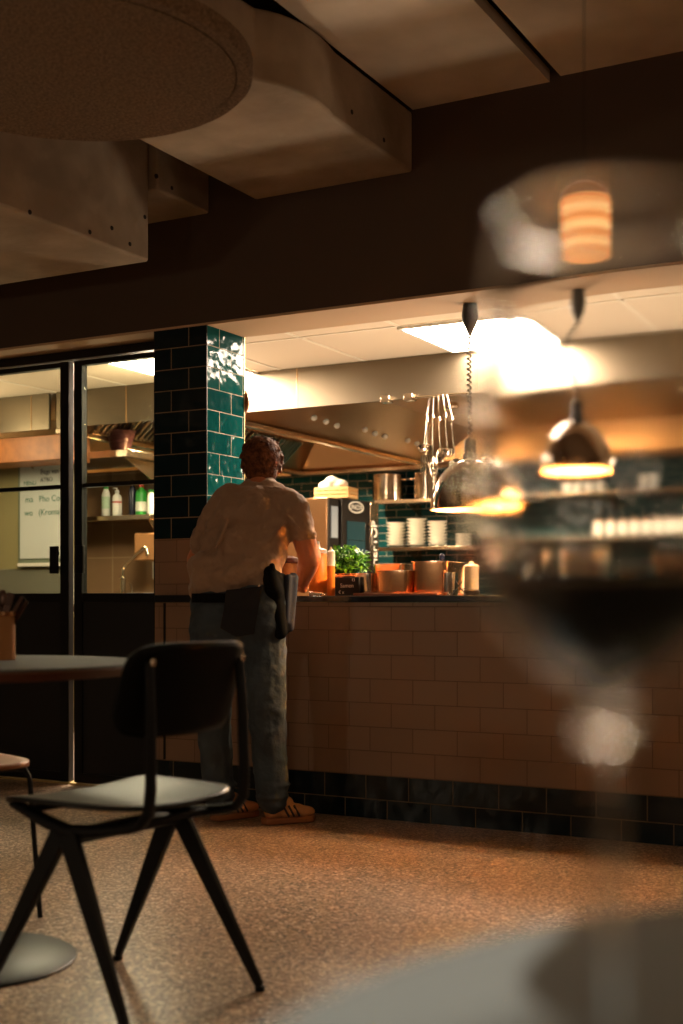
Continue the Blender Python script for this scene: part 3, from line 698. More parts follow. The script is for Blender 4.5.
# chalk sign with lettering
def text_obj(s, size, loc, rz, m, parent=None, name='lettering', rx=math.pi/2, ext=.0008, ry=0, font_rot=None, align='CENTER'):
    cu = bpy.data.curves.new(name, 'FONT'); cu.body = s; cu.size = size; cu.extrude = ext; cu.align_x = align; cu.align_y = 'CENTER'; cu.resolution_u = 3
    tmp = bpy.data.objects.new('tmp', cu); COL.objects.link(tmp)
    dg = bpy.context.evaluated_depsgraph_get(); me = bpy.data.meshes.new_from_object(tmp.evaluated_get(dg)); bpy.data.objects.remove(tmp)
    me.materials.clear(); me.materials.append(m)
    o = bpy.data.objects.new(name, me); COL.objects.link(o); o.location = loc; o.rotation_euler = (rx, ry, rz)
    if parent: o.parent = parent
    return o
x0 = onc(335, .1).x; x1 = onc(359, .1).x
t = thing('chalk_sign', 'small black sign with chalk writing standing on the counter', 'sign', ((x0+x1)/2, YW+.1, CT))
MB().box(-(x1-x0)/2, (x1-x0)/2, 0, .012, 0, .083).build('board', M['chalk'], t, bevel=.002)
text_obj('Samen', .026, (.0, -.001, .045), 0, M['signwhite'], t)
text_obj('13', .018, (.032, -.001, .070), 0, M['signwhite'], t)
text_obj('€ x', .02, (-.028, -.001, .016), 0, M['signwhite'], t)
# white board, tongs, white canister
tag(MB().box(onc(452, .35).x, onc(466, .35).x, YW+.35, YW+.37, CT, CT+.13).build('cutting_board', M['white'], bevel=.003), 'upright cream cutting board beside the white canister', 'cutting board')
lathe_thing('canister', [('body', [(0, .026), (.03, .026), (.031, .03), (.031, .128), (.026, .134), (0, .134)], 'white'), ('lid', [(0, .1345), (.012, .1345), (.01, .146), (0, .148)], 'white'), ('base', [(0, 0), (.034, 0), (.035, .02), (.031, .025), (0, .025)], 'black')], put(471.5, .2), 'white cylindrical canister on a dark foot at the counter', 'canister')
t = thing('tongs', 'pair of dark tongs propped open on the counter near the canister', 'tongs', put(458, .1))
MB().bar((-.03, 0, .005), (.02, 0, .06), .008, .003).build('arm', M['black'], t); MB().bar((.035, 0, .004), (-.012, 0, .062), .008, .003).build('arm', M['black'], t); MB().bar((-.02, .0, .02), (.03, .01, .03), .008, .003).build('grip', M['black'], t)
# dark bottle with green top behind
lathe_thing('oil_bottle', [('body', [(0, 0), (.03, 0), (.03, .1), (.012, .13), (.011, .17), (0, .17)], 'dkblue'), ('cap', [(0, .1705), (.014, .1705), (.014, .19), (.006, .2), (0, .2)], 'dkblue')], put(442, .6), 'dark bottle with green cap behind the containers', 'bottle')
# counter things behind the glass (seen blurred)
gn(498, 540, .2, .22, .15, 'steel_clean', 'steel food container behind the wine glass, left of two')
gn(552, 596, .16, .25, .16, 'white', 'cream food container behind the wine glass, right of two')
lathe_thing('white_bowl', [('body', [(0, 0), (.05, 0), (.09, .05), (.1, .075), (.096, .075), (.085, .05), (0, .006)], 'china')], put(635, .25), 'white bowl on the counter seen under the right pendant', 'bowl')
gn(655, 700, .2, .22, .12, 'copper', 'copper-coloured food container at the right end of the counter')

# ------------------------------------------------------------------ BACK KITCHEN
# long shelves on the back wall
ys = YK-.36
def shelfz(v, u=400): return atY(u, v, ys).z
z_lo = shelfz(547); z_hi = shelfz(499.5)
print('shelves', z_lo, z_hi)
sx0 = atY(374, 500, ys).x
for z, lab in ((z_lo, 'long steel wall shelf holding the plate stacks'), (z_hi, 'long steel wall shelf holding the stock pots, just under the hood')):
    t = thing('wall_shelf', lab, 'shelf', (sx0, ys, z))
    MB().box(0, 6.0, 0, .355, -.03, 0).build('board', M['steel'], t, bevel=.003)
    for k in range(7): MB().prism([(0, 0), (.3, 0), (.3, -.12)], -.004, .004, Matrix.Translation((.3+k*.9, .05, -.031)) @ Matrix(((0, 0, 1, 0), (1, 0, 0, 0), (0, 1, 0, 0), (0, 0, 0, 1)))).build('bracket', M['steel'], t)
# stock pots
def pot(u0, u1, h, label):
    yy = ys+.17; a = atY(u0, 485, yy).x; b = atY(u1, 485, yy).x; R = (b-a)/2
    t = thing('stock_pot', label, 'pot', ((a+b)/2, ys+.18, z_hi+.0005), 0, 'stock pots')
    R = min(R, .185)
    MB().lathe([(0, 0), (R-.01, 0), (R, .01), (R, h), (R+.004, h+.003), (R-.001, h+.005), (R-.004, h), (R-.004, .012), (0, .01)], 48).build('body', M['steel_clean'], t)
    for s in (-1, 1): MB().tube([(s*R, -.04, h*.8), (s*(R+.03), -.04, h*.8), (s*(R+.03), .04, h*.8), (s*R, .04, h*.8)], .005, 8).build('handle', M['steel_clean'], t)
pot(373.5, 404, .235, 'shiny tall stock pot on the upper shelf, nearest the oven')
pot(414.5, 442, .235, 'shiny tall stock pot on the upper shelf, second from the oven')
pot(452, 480, .22, 'shiny stock pot on the upper shelf behind the left pendant lamp')
# plates
def dish(R, hh):
    return MB().lathe([(0, 0), (R*.55, 0), (R*.6, .004), (R, hh), (R+.001, hh+.004), (R-.004, hh+.004), (R*.56, .008), (0, .007)], 40)
src = {}
stacks = [(396.5, 19, 11, 'first plate stack from the oven'), (417, 20, 12, 'second plate stack from the oven'), (437.5, 20, 11, 'third plate stack from the oven'), (464, 17, 6, 'short fourth plate stack behind the left pendant')]
ordn = ['bottom', 'second', 'third', 'fourth', 'fifth', 'sixth', 'seventh', 'eighth', 'ninth', 'tenth', 'eleventh', 'top']
for u, wp, n, lab in stacks:
    p = atY(u, 540, ys+.16); Z = (ys+.16)/ray(u, 540).y; R = wp/F*Z/2
    n = int(n*.75)
    for k in range(n):
        if R not in src: o = dish(R, .024).build('plate', M['china']); src[R] = o
        else: o = src[R].copy(); COL.objects.link(o)
        o.location = (p.x+random.uniform(-.002, .002), ys+.16, z_lo+.0005+k*.028)
        nm = 'top' if k == n-1 else ordn[k]
        tag(o, 'cream plate, %s%s of the %s' % (nm, '' if nm in ('top', 'bottom') else ' from below', lab), 'plate', 'plate stacks on the lower shelf')
# cups on the upper shelf
cups = [563, 575, 588, 600, 646, 657]
cl = ['leftmost white cup right of the right pendant on upper shelf', 'second white cup of the row under the right pendant shade', 'third white cup of the row under the right pendant shade', 'last white cup of the row right of the pendant shade', 'left one of two tall white cups apart at right', 'right one of two tall white cups apart at right']
for k, u in enumerate(cups):
    p = atY(u, 485, ys+.12); h = .09 if k < 4 else .13
    t = thing('cup', cl[k], 'cup', (p.x, ys+.12, z_hi+.0005), 0, 'cups on the upper shelf')
    MB().lathe([(0, 0), (.03, 0), (.042, h), (.039, h), (.027, .006), (0, .006)], 28).build('body', M['china'], t)
    MB().tube([(.038, 0, h*.8), (.06, 0, h*.75), (.062, 0, h*.4), (.034, 0, h*.3)], .004, 8).build('handle', M['china'], t)
jl = ['pale jar at left end of the jar row behind the wine glass', 'second pale jar from the left in the jar row', 'third pale jar from the left in the jar row', 'fourth pale jar from the left in the jar row', 'fifth pale jar from the left in the jar row', 'sixth pale jar from the left in the jar row', 'seventh pale jar from the left in the jar row', 'pale jar at the right end of the jar row']
for k in range(8):
    u = 598+k*13.2; p = atY(u, 530, ys+.15)
    t = thing('jar', jl[k], 'jar', (p.x, ys+.15, z_lo+.0005), 0, 'jars on the lower shelf')
    MB().lathe([(0, 0), (.042, 0), (.046, .005), (.046, .12), (.036, .135), (0, .135)], 28).build('body', M['china'], t)
    MB().lathe([(0, .1355), (.038, .1355), (.038, .155), (0, .157)], 28).build('lid', M['card'], t)
# back worktop under shelves
t = thing('back_worktop', 'steel worktop along the back kitchen wall under the shelves', 'worktop', (sx0, YK-.7, 0))
MB().box(0, 6.0, 0, .695, .86, .9).build('top', M['steel'], t, bevel=.004); MB().box(.02, 5.98, .03, .68, .02, .859).build('cabinet_body', M['steel_dk'], t)
# oven
c0 = atD(329, 497, 10.1); phi = math.radians(80); t = thing('combi_oven', 'tall black and steel oven with glass door at the back wall', 'oven', (c0.x, c0.y, .90), phi)
OH = c0.z-.90; OW = .63; OD = .70
print('oven', c0, OH)
MB().box(0, OW, .02, OD, 0, OH).build('body', M['oven_steel'], t, bevel=.006)
MB().box(.0, .13, -.0, .019, .0, OH-.005).build('control_panel', M['oven_black'], t, bevel=.003)
MB().box(.025, .105, -.006, -.0005, OH-.32, OH-.07).build('display', M['screen'], t)
MB().box(.135, OW-.12, -.02, .019, .0, OH-.005).build('door', M['oven_black'], t, bevel=.004)
MB().box(.20, OW-.19, -.026, -.0205, .1, OH-.18).build('window', M['oven_glass'], t)
rk = MB()
for k in range(5): rk.bar((.21, -.028, .17+k*.09), (OW-.20, -.028, .17+k*.09), .003, .003)
rk.build('rack', M['steel_clean'], t)
MB().box(OW-.115, OW, -.02, .019, .0, OH-.005).build('side_strip', M['steel'], t, bevel=.003)
MB().tube([(OW-.15, -.025, OH-.2), (OW-.15, -.07, OH-.22), (OW-.15, -.07, .12), (OW-.15, -.025, .1)], .012, 10).build('handle', M['steel_clean'], t)
lg = MB(); 
pts = [(math.cos(a_)*.095+(.13+OW-.12)/2, -.024, math.sin(a_)*.043+OH-.065) for a_ in [2*math.pi*k/40 for k in range(41)]]
lg.tube(pts, .0055, 6); lg.build('logo_oval', M['signwhite'], t)
text_obj('UNOX', .058, ((.13+OW-.12)/2, -.0215, OH-.065), 0, M['signwhite'], t, 'logo_lettering')
o = text_obj('CHEFTOP', .105, (OW-.058, -.0215, OH*.5+.04), 0, M['signwhite'], t, 'lettering'); o.rotation_euler = (math.pi/2, -math.pi/2, 0)
st = MB().box(0, OW, 0, OD, 0, .899); so = st.build('oven_stand', M['oven_steel']); so.location = (c0.x, c0.y, 0); so.rotation_euler = (0, 0, phi); tag(so, 'steel stand cabinet underneath the oven', 'stand')
# crate and bag on the oven
pc_ = Vector((c0.x+.1, c0.y, c0.z)) + Matrix.Rotation(phi, 3, 'Z') @ Vector((.2, .2, 0))
t = thing('crate', 'pale slatted crate lying on top of the oven', 'crate', (pc_.x, pc_.y, c0.z+.001), .12); t.scale = (.78, .78, .9)
cr = MB(); 
for k in range(3): cr.box(-.19, .19, -.14, -.13, .004+k*.035, .03+k*.035); cr.box(-.19, .19, .13, .14, .004+k*.035, .03+k*.035); cr.box(-.19, -.18, -.13, .13, .004+k*.035, .03+k*.035); cr.box(.18, .19, -.13, .13, .004+k*.035, .03+k*.035)
for sx in (-.175, .175):
    for sy in (-.125, .125): cr.cb((sx, sy, .05), (.02, .02, .1))
cr.box(-.18, .18, -.13, .13, 0, .006); cr.build('slats', mat('pale_crate_wood', (190, 152, 100), .6), t)
b = MB()
for (x, y, z, r) in ((-.06, 0, .13, .08), (.04, .02, .14, .075), (-.01, -.02, .17, .06)): b.ball((x, y, z), (r, r*.9, r*.6))
o = blob(b, 'bread_bag', M['white'], None, .012, 3); o.location = (pc_.x-.02, pc_.y, c0.z-.02); tag(o, 'pale bag heaped in the crate on top of the oven', 'bag')
# utensils hanging from hood edge
p = atY(436, 396, YF-.06)
rl = thing('utensil_rail', 'short steel rail on the hood edge with utensils hanging', 'rail', (p.x, YF-.05, ZH-.005))
MB().tube([(-.16, 0, 0), (.2, 0, 0)], .006, 8).build('bar', M['steel_clean'], rl); MB().tube([(-.14, 0, 0), (-.14, .05, 0)], .005, 8).build('mount', M['steel_clean'], rl); MB().tube([(.18, 0, 0), (.18, .05, 0)], .005, 8).build('mount', M['steel_clean'], rl)
ul = [(-.06, 0, 'ladle', 'steel ladle hanging leftmost from the hood rail'), (-.055, .06, 'spatula', 'slotted steel turner hanging from the hood rail'), (-.02, .0, 'whisk', 'wire whisk hanging in the middle of the hood rail'), (.02, .04, 'serving_spoon', 'steel serving spoon hanging from the hood rail beside whisk'), (.06, .0, 'ladle', 'steel ladle hanging right of the whisk on hood rail'), (.10, .02, 'skimmer', 'flat steel skimmer hanging rightmost from the hood rail')]
for k, (x, y, nm, lab) in enumerate(ul):
    o = thing(nm, lab, nm.replace('_', ' '), (p.x+x, YF-.058, ZH-.13-.02*(k%2)), 0, 'utensils on the hood rail')
    L_ = .17 + .03*(k % 3); MB().tube([(0, 0, .02), (-x*.3, .0, .125+.02*(k%2))], .0011, 6).build('loop', M['steel_clean'], o)
    hk = [(0, .008+.006*math.cos(a_), .008+.012*math.sin(a_)) for a_ in [math.radians(q) for q in range(200, -60, -20)]]
    MB().tube([(0, -.0, .0), (0, 0, -.05), (.003*(k-2), 0, -L_*.55), (.008*(k-2), 0, -L_)], [.0035, .004, .006, .004], 8).build('handle', M['steel_clean'], o)
    MB().tube(hk, .0025, 6).build('hook', M['steel_clean'], o)
    e_ = (.008*(k-2), 0, -L_)
    h = MB()
    if nm == 'ladle': h.lathe([(0, -.035), (.025, -.03), (.04, -.01), (.043, .008), (.040, .008), (.022, -.024), (0, -.03)], 20, e_)
    elif nm == 'whisk':
        for q in range(6):
            a_ = math.pi*q/6; h.tube([(e_[0]+.03*math.sin(s*math.pi)*math.cos(a_)*(1 if True else 0)*(1 if s <= 1 else 1), .03*math.sin(s*math.pi)*math.sin(a_), e_[2]-.12*s) for s in [i/10 for i in range(11)]], .0018, 5)
            h.tube([(e_[0]-.03*math.sin(s*math.pi)*math.cos(a_), -.03*math.sin(s*math.pi)*math.sin(a_), e_[2]-.12*s) for s in [i/10 for i in range(11)]], .0018, 5)
    elif nm == 'spatula':
        for q in range(5): h.bar((e_[0]-.03+q*.015, 0, e_[2]), (e_[0]-.035+q*.0175, 0, e_[2]-.1), .008, .002)
        h.bar((e_[0]-.035, 0, e_[2]), (e_[0]+.035, 0, e_[2]), .01, .002); h.bar((e_[0]-.04, 0, e_[2]-.1), (e_[0]+.04, 0, e_[2]-.1), .012, .002)
    elif nm == 'serving_spoon': h.ball((e_[0], 0, e_[2]-.035), (.028, .008, .042))
    else: h.lathe([(0, -.004), (.05, 0), (.052, .005), (0, .003)], 24, (0, 0, 0)); h.v = [(e_[0]+x_, z_, e_[2]-.045+y_) for x_, y_, z_ in h.v]
    h.build('head', M['steel_clean'], o)

# ------------------------------------------------------------------ DISH AREA behind doors
YP = 7.75
xw = atY(158, 540, YP).x; xs_ = atY(60, 540, YP).x
struct('wall_partition', MB().box(XK, xw+.25, YP, YP+.1, 0, 1.93), M['brtile'])
struct('wall_olive_cast', MB().box(XK, atY(78, 540, YP-.5).x, YP-.5, YP-.4, 0, 2.1), M['olive_cast'])
tag(MB().box(XK+.01, atY(62, 445, YP-.9).x, YP-.9, YP-.6, atY(60, 459, YP-.9).z, atY(60, 434, YP-.9).z).build('duct_box', M['wood'], bevel=.004), 'tan horizontal box above the flipchart behind the left door', 'box')
# flipchart
yc = YP-.517; a = atY(20, 460, yc); b = atY(66, 562, yc)
t = thing('flipchart', 'white flipchart sheet with handwriting behind the left glass door', 'flipchart', (a.x, yc, b.z))
w_ = b.x-a.x; h_ = a.z-b.z
MB().box(-.03, w_+.03, .012, .03, -.04, h_+.03).build('backing_board', mat('grey_green_board', (120, 130, 110), .5), t, bevel=.003)
MB().box(0, w_, .0, .011, .03, h_).build('paper', M['paper'], t)
MB().box(.0, w_, -.03, .011, -.03, -.004).build('tray', M['white'], t, bevel=.003)
text_obj('Bags van Ne', .052, (w_*.45, -.001, h_-.10), 0, M['ink'], t, 'handwriting', align='LEFT')
text_obj('ATBO', .045, (w_*.45, -.001, h_-.16), 0, M['ink'], t, 'handwriting', align='LEFT')
text_obj('cocos wit', .045, (w_*.45, -.001, h_-.22), 0, M['ink'], t, 'handwriting', align='LEFT')
text_obj('MENU', .045, (w_*.08, -.001, h_-.18), 0, M['inkg'], t, 'handwriting', align='LEFT')
text_obj('cocos wraps', .06, (w_*.35, -.001, h_*.72), 0, M['inkg'], t, 'handwriting', align='LEFT')
text_obj('ma   Pho Cor', .065, (w_*.12, -.001, h_*.61), 0, M['inkg'], t, 'handwriting', align='LEFT')
text_obj('wo   (Kroma)', .065, (w_*.1, -.001, h_*.48), 0, M['inkg'], t, 'handwriting', align='LEFT')
p0_ = atY(-30, 566, YP-.51); p1_ = atY(74, 600, YP-.51)
tag(MB().box(p0_.x, p1_.x, YP-.515, YP-.502, .905, p0_.z-.03).build('splashback', mat('grey_sheet_steel', (132, 130, 112), .4, .3), bevel=.002), 'grey steel splashback sheet below the flipchart behind the left door', 'splashback')
# steel shelves with brackets
def sshelf(un, vn, label, depth, th):
    yn = YP-depth; p = atY(un, vn, yn)
    t = thing('wall_shelf', label, 'shelf', (p.x, yn, p.z))
    L_ = 1.35
    MB().box(-L_, 0, 0, depth-.003, -th, 0).build('board', M['steel'], t, bevel=.003)
    for x in (-.04, -.95):
        MB().prism([(.02, 0), (depth-.004, 0), (depth-.004, -.26)], -.003, .003, Matrix.Translation((x, 0, -th-.0005)) @ Matrix(((0, 0, 1, 0), (1, 0, 0, 0), (0, 1, 0, 0), (0, 0, 0, 1)))).build('bracket', M['steel'], t, smooth=False)
    return p, yn
pA, yA = sshelf(127, 449, 'upper steel shelf with the dark bowls behind the glass door', .62, .05)
pB, yB = sshelf(150, 514, 'lower steel shelf with cleaning bottles behind the glass door', .34, .035)
# stacked bowls
p = atY(127, 447, yA+.28)
for k, nm in enumerate(('bottom', 'second', 'third', 'top')):
    R = .085+.008*k
    o = MB().lathe([(0, 0), (R*.55, 0), (R*.9, .05), (R, .085), (R+.005, .088), (R+.002, .093), (R-.006, .09), (R*.82, .05), (0, .008)], 40).build('bowl', M['purple'])
    o.location = (p.x-.06, yA+.28, pA.z+.001+k*.027); tag(o, 'dark aubergine bowl, %s of the stack on the upper shelf' % nm, 'bowl', 'stacked dark bowls')
def bx(u): return atY(u, 500, yB+.12).x
zB = pB.z+.001
def bottle(u, r, h, body, capm, label, neck=.3, pump=False):
    parts = [('body', [(0, 0), (r-.003, 0), (r, .004), (r, h*.68), (r*.8, h*.78), (r*neck+.002, h*.84), (r*neck, h*.88), (0, h*.88)], body), ('cap', [(0, h*.882), (r*neck+.004, h*.882), (r*neck+.003, h*.97), (0, h)], capm)]
    t = lathe_thing('bottle', parts, (bx(u), yB+.12, zB), label, 'bottle', 'cleaning bottles on the lower shelf')
    if pump: MB().tube([(0, 0, h*.95), (0, 0, h*1.06), (-.03, 0, h*1.06), (-.035, 0, h*1.04)], .004, 8).build('pump', M['white'], t)
    return t
b_ = bottle(106, .032, .235, 'white', 'green', 'white bottle with bright green cap on the lower shelf', .55)
MB().lathe([(.0325, .06), (.0325, .15)], 24).build('label_band', mat('bottle_label', (190, 214, 180), .5), b_)
b_ = bottle(117, .036, .2, 'white', 'white', 'white pump dispenser bottle beside the green capped one', .35, True)
MB().lathe([(.0365, .1), (.0365, .112)], 24).build('label_band', M['red'], b_)
bottle(132.5, .026, .27, 'dkblue', 'dkblue', 'dark slim-necked bottle between the white and green bottles', .3)
b_ = bottle(141.5, .044, .235, 'green', 'red', 'green washing-up liquid bottle with red cap on shelf', .35)
MB().lathe([(.0445, .03), (.0445, .1)], 24).build('label_band', M['white'], b_)
bottle(151, .03, .19, 'white', 'green', 'pale bottle at the right end of the lower shelf', .6)
tag((lambda o: (setattr(o, 'location', (bx(144), YP-.2, 1.35)), o)[1])(MB().box(-.03, .3, -.1, .19, -.12, .08).build('paper_dispenser', M['card'], bevel=.01)), 'tan box on the tiled wall below the lower shelf', 'box')
# sink unit and faucet
ysk = YP-.55
t = thing('sink_unit', 'steel sink unit behind the right glass door', 'sink', (atY(79, 540, YP-.5).x+.02, YP-.62, 0))
Wk = xw+.2-t.location.x
MB().box(0, Wk, 0, .59, .86, .9).build('worktop', M['steel'], t, bevel=.004); MB().box(.02, Wk-.02, .03, .58, .02, .859).build('cabinet_body', M['steel'], t)
fp = atY(123, 590, YP-.3)
t = thing('faucet', 'chrome kitchen faucet with angled spout behind the right door', 'faucet', (fp.x, YP-.3, .9005))
MB().lathe([(0, 0), (.03, 0), (.03, .01), (.022, .015), (.022, .19), (.026, .195), (.026, .21), (.014, .215), (0, .215)], 20).build('base', M['steel_clean'], t)
MB().tube([(0, 0, .21), (0, 0, .26), (.01, 0, .285), (.035, 0, .305), (.20, -.02, .42), (.222, -.02, .425), (.236, -.02, .41), (.238, -.02, .36)], .011, 12).build('spout', M['steel_clean'], t)
MB().tube([(.02, 0, .06), (.1, 0, .06)], .02, 12).build('mixer_body', M['steel_clean'], t); MB().tube([(.09, 0, .07), (.08, 0, .15), (.072, 0, .165)], [.006, .005, .007], 8).build('handle', M['steel_clean'], t)
o = MB()
for k in range(7): o.ball((k*.045, .02*math.sin(k*2), .02+.006*math.sin(k)), (.04, .06, .02))
o = blob(o, 'cleaning_cloth', M['sponge'], None, .01, 4); o.location = (atY(134, 596, YP-.35).x, YP-.36, .902); tag(o, 'crumpled blue cleaning cloth beside the faucet', 'cloth')
o = MB().box(0, .08, 0, .06, 0, .16).build('soap_dispenser', M['white'], bevel=.01); o.location = (atY(151, 560, YP-.07).x, YP-.061, 1.1); tag(o, 'white soap dispenser on the tiled wall right of the faucet', 'soap dispenser')
# round wooden board hanging at the pillar edge
o = MB().lathe([(0, -.01), (.15, -.01), (.153, 0), (.15, .01), (0, .01)], 40).build('round_board', M['wood'], ang=40)
pp = atY(249, 402, YW+.333); o.location = (pp.x-.092, YW+.333, pp.z); o.rotation_euler = (math.pi/2, 0, 0); o.scale = (.6, .6, .6); tag(o, 'round wooden board hanging just behind the tiled pillar', 'board')

# ------------------------------------------------------------------ PERSON
def P(u, v, Z): return atD(u, v, Z)
t = thing('person', 'person in taupe t-shirt and jeans leaning over the counter, back to camera', 'person', cam((247-CX)/F*5.38, 5.38))
inv = Vector(t.location)
def rel(mb): mb.v = [tuple(Vector(v)-inv) for v in mb.v]; return mb
hipL, hipR = P(218, 622, 5.40), P(262, 622, 5.33)
kneL, kneR = P(214, 712, 5.43), P(267, 712, 5.33)
ankL, ankR = P(219, 800, 5.44), P(272, 802, 5.345)
waist = P(238, 592, 5.38); chest = P(252, 530, 5.46); upch = P(256, 502, 5.52); neckb = P(260, 488, 5.58); headc = P(262, 465, 5.64)
shL, shR = P(222, 506, 5.53), P(294, 508, 5.44)
elL, elR = P(198, 560, 5.62), P(310, 558, 5.45)
wrL, wrR = P(238, 585, 5.80), P(303, 582, 5.66)
body = MB()
RX = Matrix.Rotation(T, 3, 'Z')
body.ball(headc, (.072, .088, .105), 24, 16, RX); body.cap(neckb, headc+Vector((0, 0, -.04)), .058, .054)
# face (towards the counter): nose, jaw, ears
fd = (FW*.9+Vector((0, 0, -.35))).normalized()
body.cap(headc+fd*.05+Vector((0, 0, -.07)), headc+fd*.07+Vector((0, 0, -.075)), .04, .03); body.cap(headc+fd*.085, headc+fd*.105+Vector((0, 0, -.025)), .010, .014)
body.ball(headc+fd*.085+Vector((0, 0, -.055)), (.024, .012, .008), 12, 8, RX)
for s in (-1, 1):
    e_ = headc+RT*s*.074+Vector((0, 0, -.012)); body.ball(e_, (.010, .020, .032), 12, 8, RX)
    body.ball(headc+fd*.078+RT*s*.03+Vector((0, 0, .012)), .012, 10, 8)
body.cap(waist, chest, .085, .085); body.cap(chest, upch, .085, .07)
for sh, el, wr in ((shL, elL, wrL), (shR, elR, wrR)):
    body.cap(upch, sh, .06, .045); body.cap(sh, el, .050, .050); body.cap(el, el.lerp(wr, .35), .050, .046); body.cap(el.lerp(wr, .35), wr, .046, .029)
for hp, kn, an in ((hipL, kneL, ankL), (hipR, kneR, ankR)):
    body.cap(hp, kn, .08, .055); body.cap(kn, an, .055, .035); body.cap(waist+Vector((0, 0, -.05)), hp, .08, .08)
    body.cap(an, Vector((an.x, an.y, .04)), .034, .03)
# hands: palm, four fingers, thumb
def hand(w, f, side, up=Vector((0, 0, 1))):
    f = f.normalized(); s = f.cross(up).normalized()*side; n = s.cross(f).normalized()
    palm = w+f*.05
    for k in range(4): body.cap(w+f*.015+s*(k-1.5)*.010, w+f*.085+s*(k-1.5)*.0195, .017, .0125)
    for k, L_ in enumerate((.072, .082, .076, .060)):
        b0 = w+f*.088+s*(k-1.5)*.021; b1 = b0+f*L_*.45+s*(k-1.5)*.003+Vector((0, 0, .004)); b2 = b1+f*L_*.3+Vector((0, 0, -.014)); b3 = b2+f*L_*.18+Vector((0, 0, -.016))
        body.cap(b0, b1, .0100, .0092); body.cap(b1, b2, .0092, .0085); body.cap(b2, b3, .0085, .0075)
    t0 = w+f*.03-s*.03; t1 = t0+f*.03-s*.028+Vector((0, 0, -.006)); t2 = t1+f*.03-s*.008+Vector((0, 0, -.008))
    body.cap(t0, t1, .014, .0115); body.cap(t1, t2, .0112, .009)
hR = Vector((wrR.x, wrR.y, CT+.036)); body.cap(wrR, hR+FW*.02, .026, .024); hand(hR+FW*.01, (FW*.45-RT*.85).normalized(), 1)
hL = Vector((wrL.x, wrL.y, CT+.040)); body.cap(wrL, hL, .026, .024); hand(hL, (FW+RT*.3).normalized(), -1)
blob(rel(body), 'body', M['skin'], t, .0045, 3)
# hair
h = MB(); h.ball(headc+Vector((0, 0, .022))-fd*.016, (.088, .097, .098), 24, 16, RX); h.ball(headc-FW*.045+Vector((0, 0, -.03)), (.072, .055, .075), 20, 12, RX)
rnd = random.Random(3)
for k in range(260):
    a_ = rnd.uniform(0, 6.28); ph = rnd.uniform(-.45, 1.5)
    d = RX @ Vector((math.cos(a_)*math.cos(ph)*.084, math.sin(a_)*math.cos(ph)*.092, math.sin(ph)*.096))
    if ph < .25 and d.dot(FW) > .02: continue
    p0 = headc+Vector((0, 0, .02))+d*.97; q = d.normalized()
    tw = Vector((rnd.uniform(-1, 1), rnd.uniform(-1, 1), rnd.uniform(-1.4, .1))); tw = (tw-q*tw.dot(q)).normalized()
    h.cap(p0+q*.002, p0+tw*.03+q*rnd.uniform(.002, .014), .010, .0055, 8)
blob(rel(h), 'hair', M['hair'], t, .0035, 1)
# t-shirt
s = MB()
s.ball(P(252, 520, 5.49), (.168, .125, .13), 28, 18, RX); s.ball(P(248, 548, 5.45), (.170, .135, .15), 28, 18, RX); s.ball(P(240, 578, 5.41), (.180, .140, .10), 28, 18, RX)
s.cap(P(230, 504, 5.54), P(288, 506, 5.47), .085, .082); s.cap(P(250, 495, 5.57), P(272, 496, 5.55), .066, .066); s.cap(P(252, 489, 5.59), P(268, 489, 5.58), .05, .05)
s.cap(P(215, 590, 5.42), P(264, 595, 5.38), .112, .112); s.cap(P(214, 572, 5.42), P(258, 572, 5.39), .112, .108)
s.cap(P(224, 530, 5.50), P(216, 575, 5.43), .085, .09); s.cap(P(276, 525, 5.44), P(258, 578, 5.38), .085, .095)
s.cap(P(221, 508, 5.53), P(204, 542, 5.58), .068, .066)
s.cap(P(292, 508, 5.45), P(302, 532, 5.44), .072, .062)
# fold ridges
for (a1, a2) in (((286, 522), (250, 560)), ((280, 548), (236, 572)), ((270, 570), (222, 580)), ((226, 535), (210, 575)), ((238, 560), (262, 586)), ((262, 552), (212, 566)), ((288, 515), (300, 528)), ((228, 520), (216, 548))):
    pa = P(a1[0], a1[1], 5.345); pb = P(a2[0], a2[1], 5.305); s.cap(pa, pa.lerp(pb, .5)+FW*.004, .008, .012, 8); s.cap(pa.lerp(pb, .5)+FW*.004, pb, .012, .007, 8)
so = rel(s)
o = blob(so, 'tshirt', M['shirt'], t, .006, 12, disp=[(.10, .022), (.05, .014)])
# trim the shirt hem and cuffs with a boolean-free approach: short bands at the hem
# jeans
j = MB()
j.cap(P(215, 606, 5.40), P(264, 606, 5.34), .108, .112); j.cap(P(215, 622, 5.40), P(262, 624, 5.34), .108, .112)
j.cap(P(212, 630, 5.40), P(213, 712, 5.43), .098, .078); j.cap(P(213, 712, 5.43), P(219, 796, 5.44), .078, .066)
j.cap(P(264, 630, 5.34), P(267, 712, 5.33), .094, .082); j.cap(P(267, 712, 5.33), P(272, 790, 5.345), .082, .068)
for an in ((219, 5.44), (272, 5.345)):
    for k in range(3): c_ = P(an[0]+(-2, 2, 0)[k], 772+k*12, an[1]); j.ball(c_, (.072, .074, .020), 18, 10, RX)
j.cap(P(272, 790, 5.345), P(272, 800, 5.345), .066, .064); j.cap(P(219, 790, 5.44), P(219, 799, 5.44), .064, .062)
blob(rel(j), 'jeans', M['jeans'], t, .007, 5, disp=[(.06, .014)])
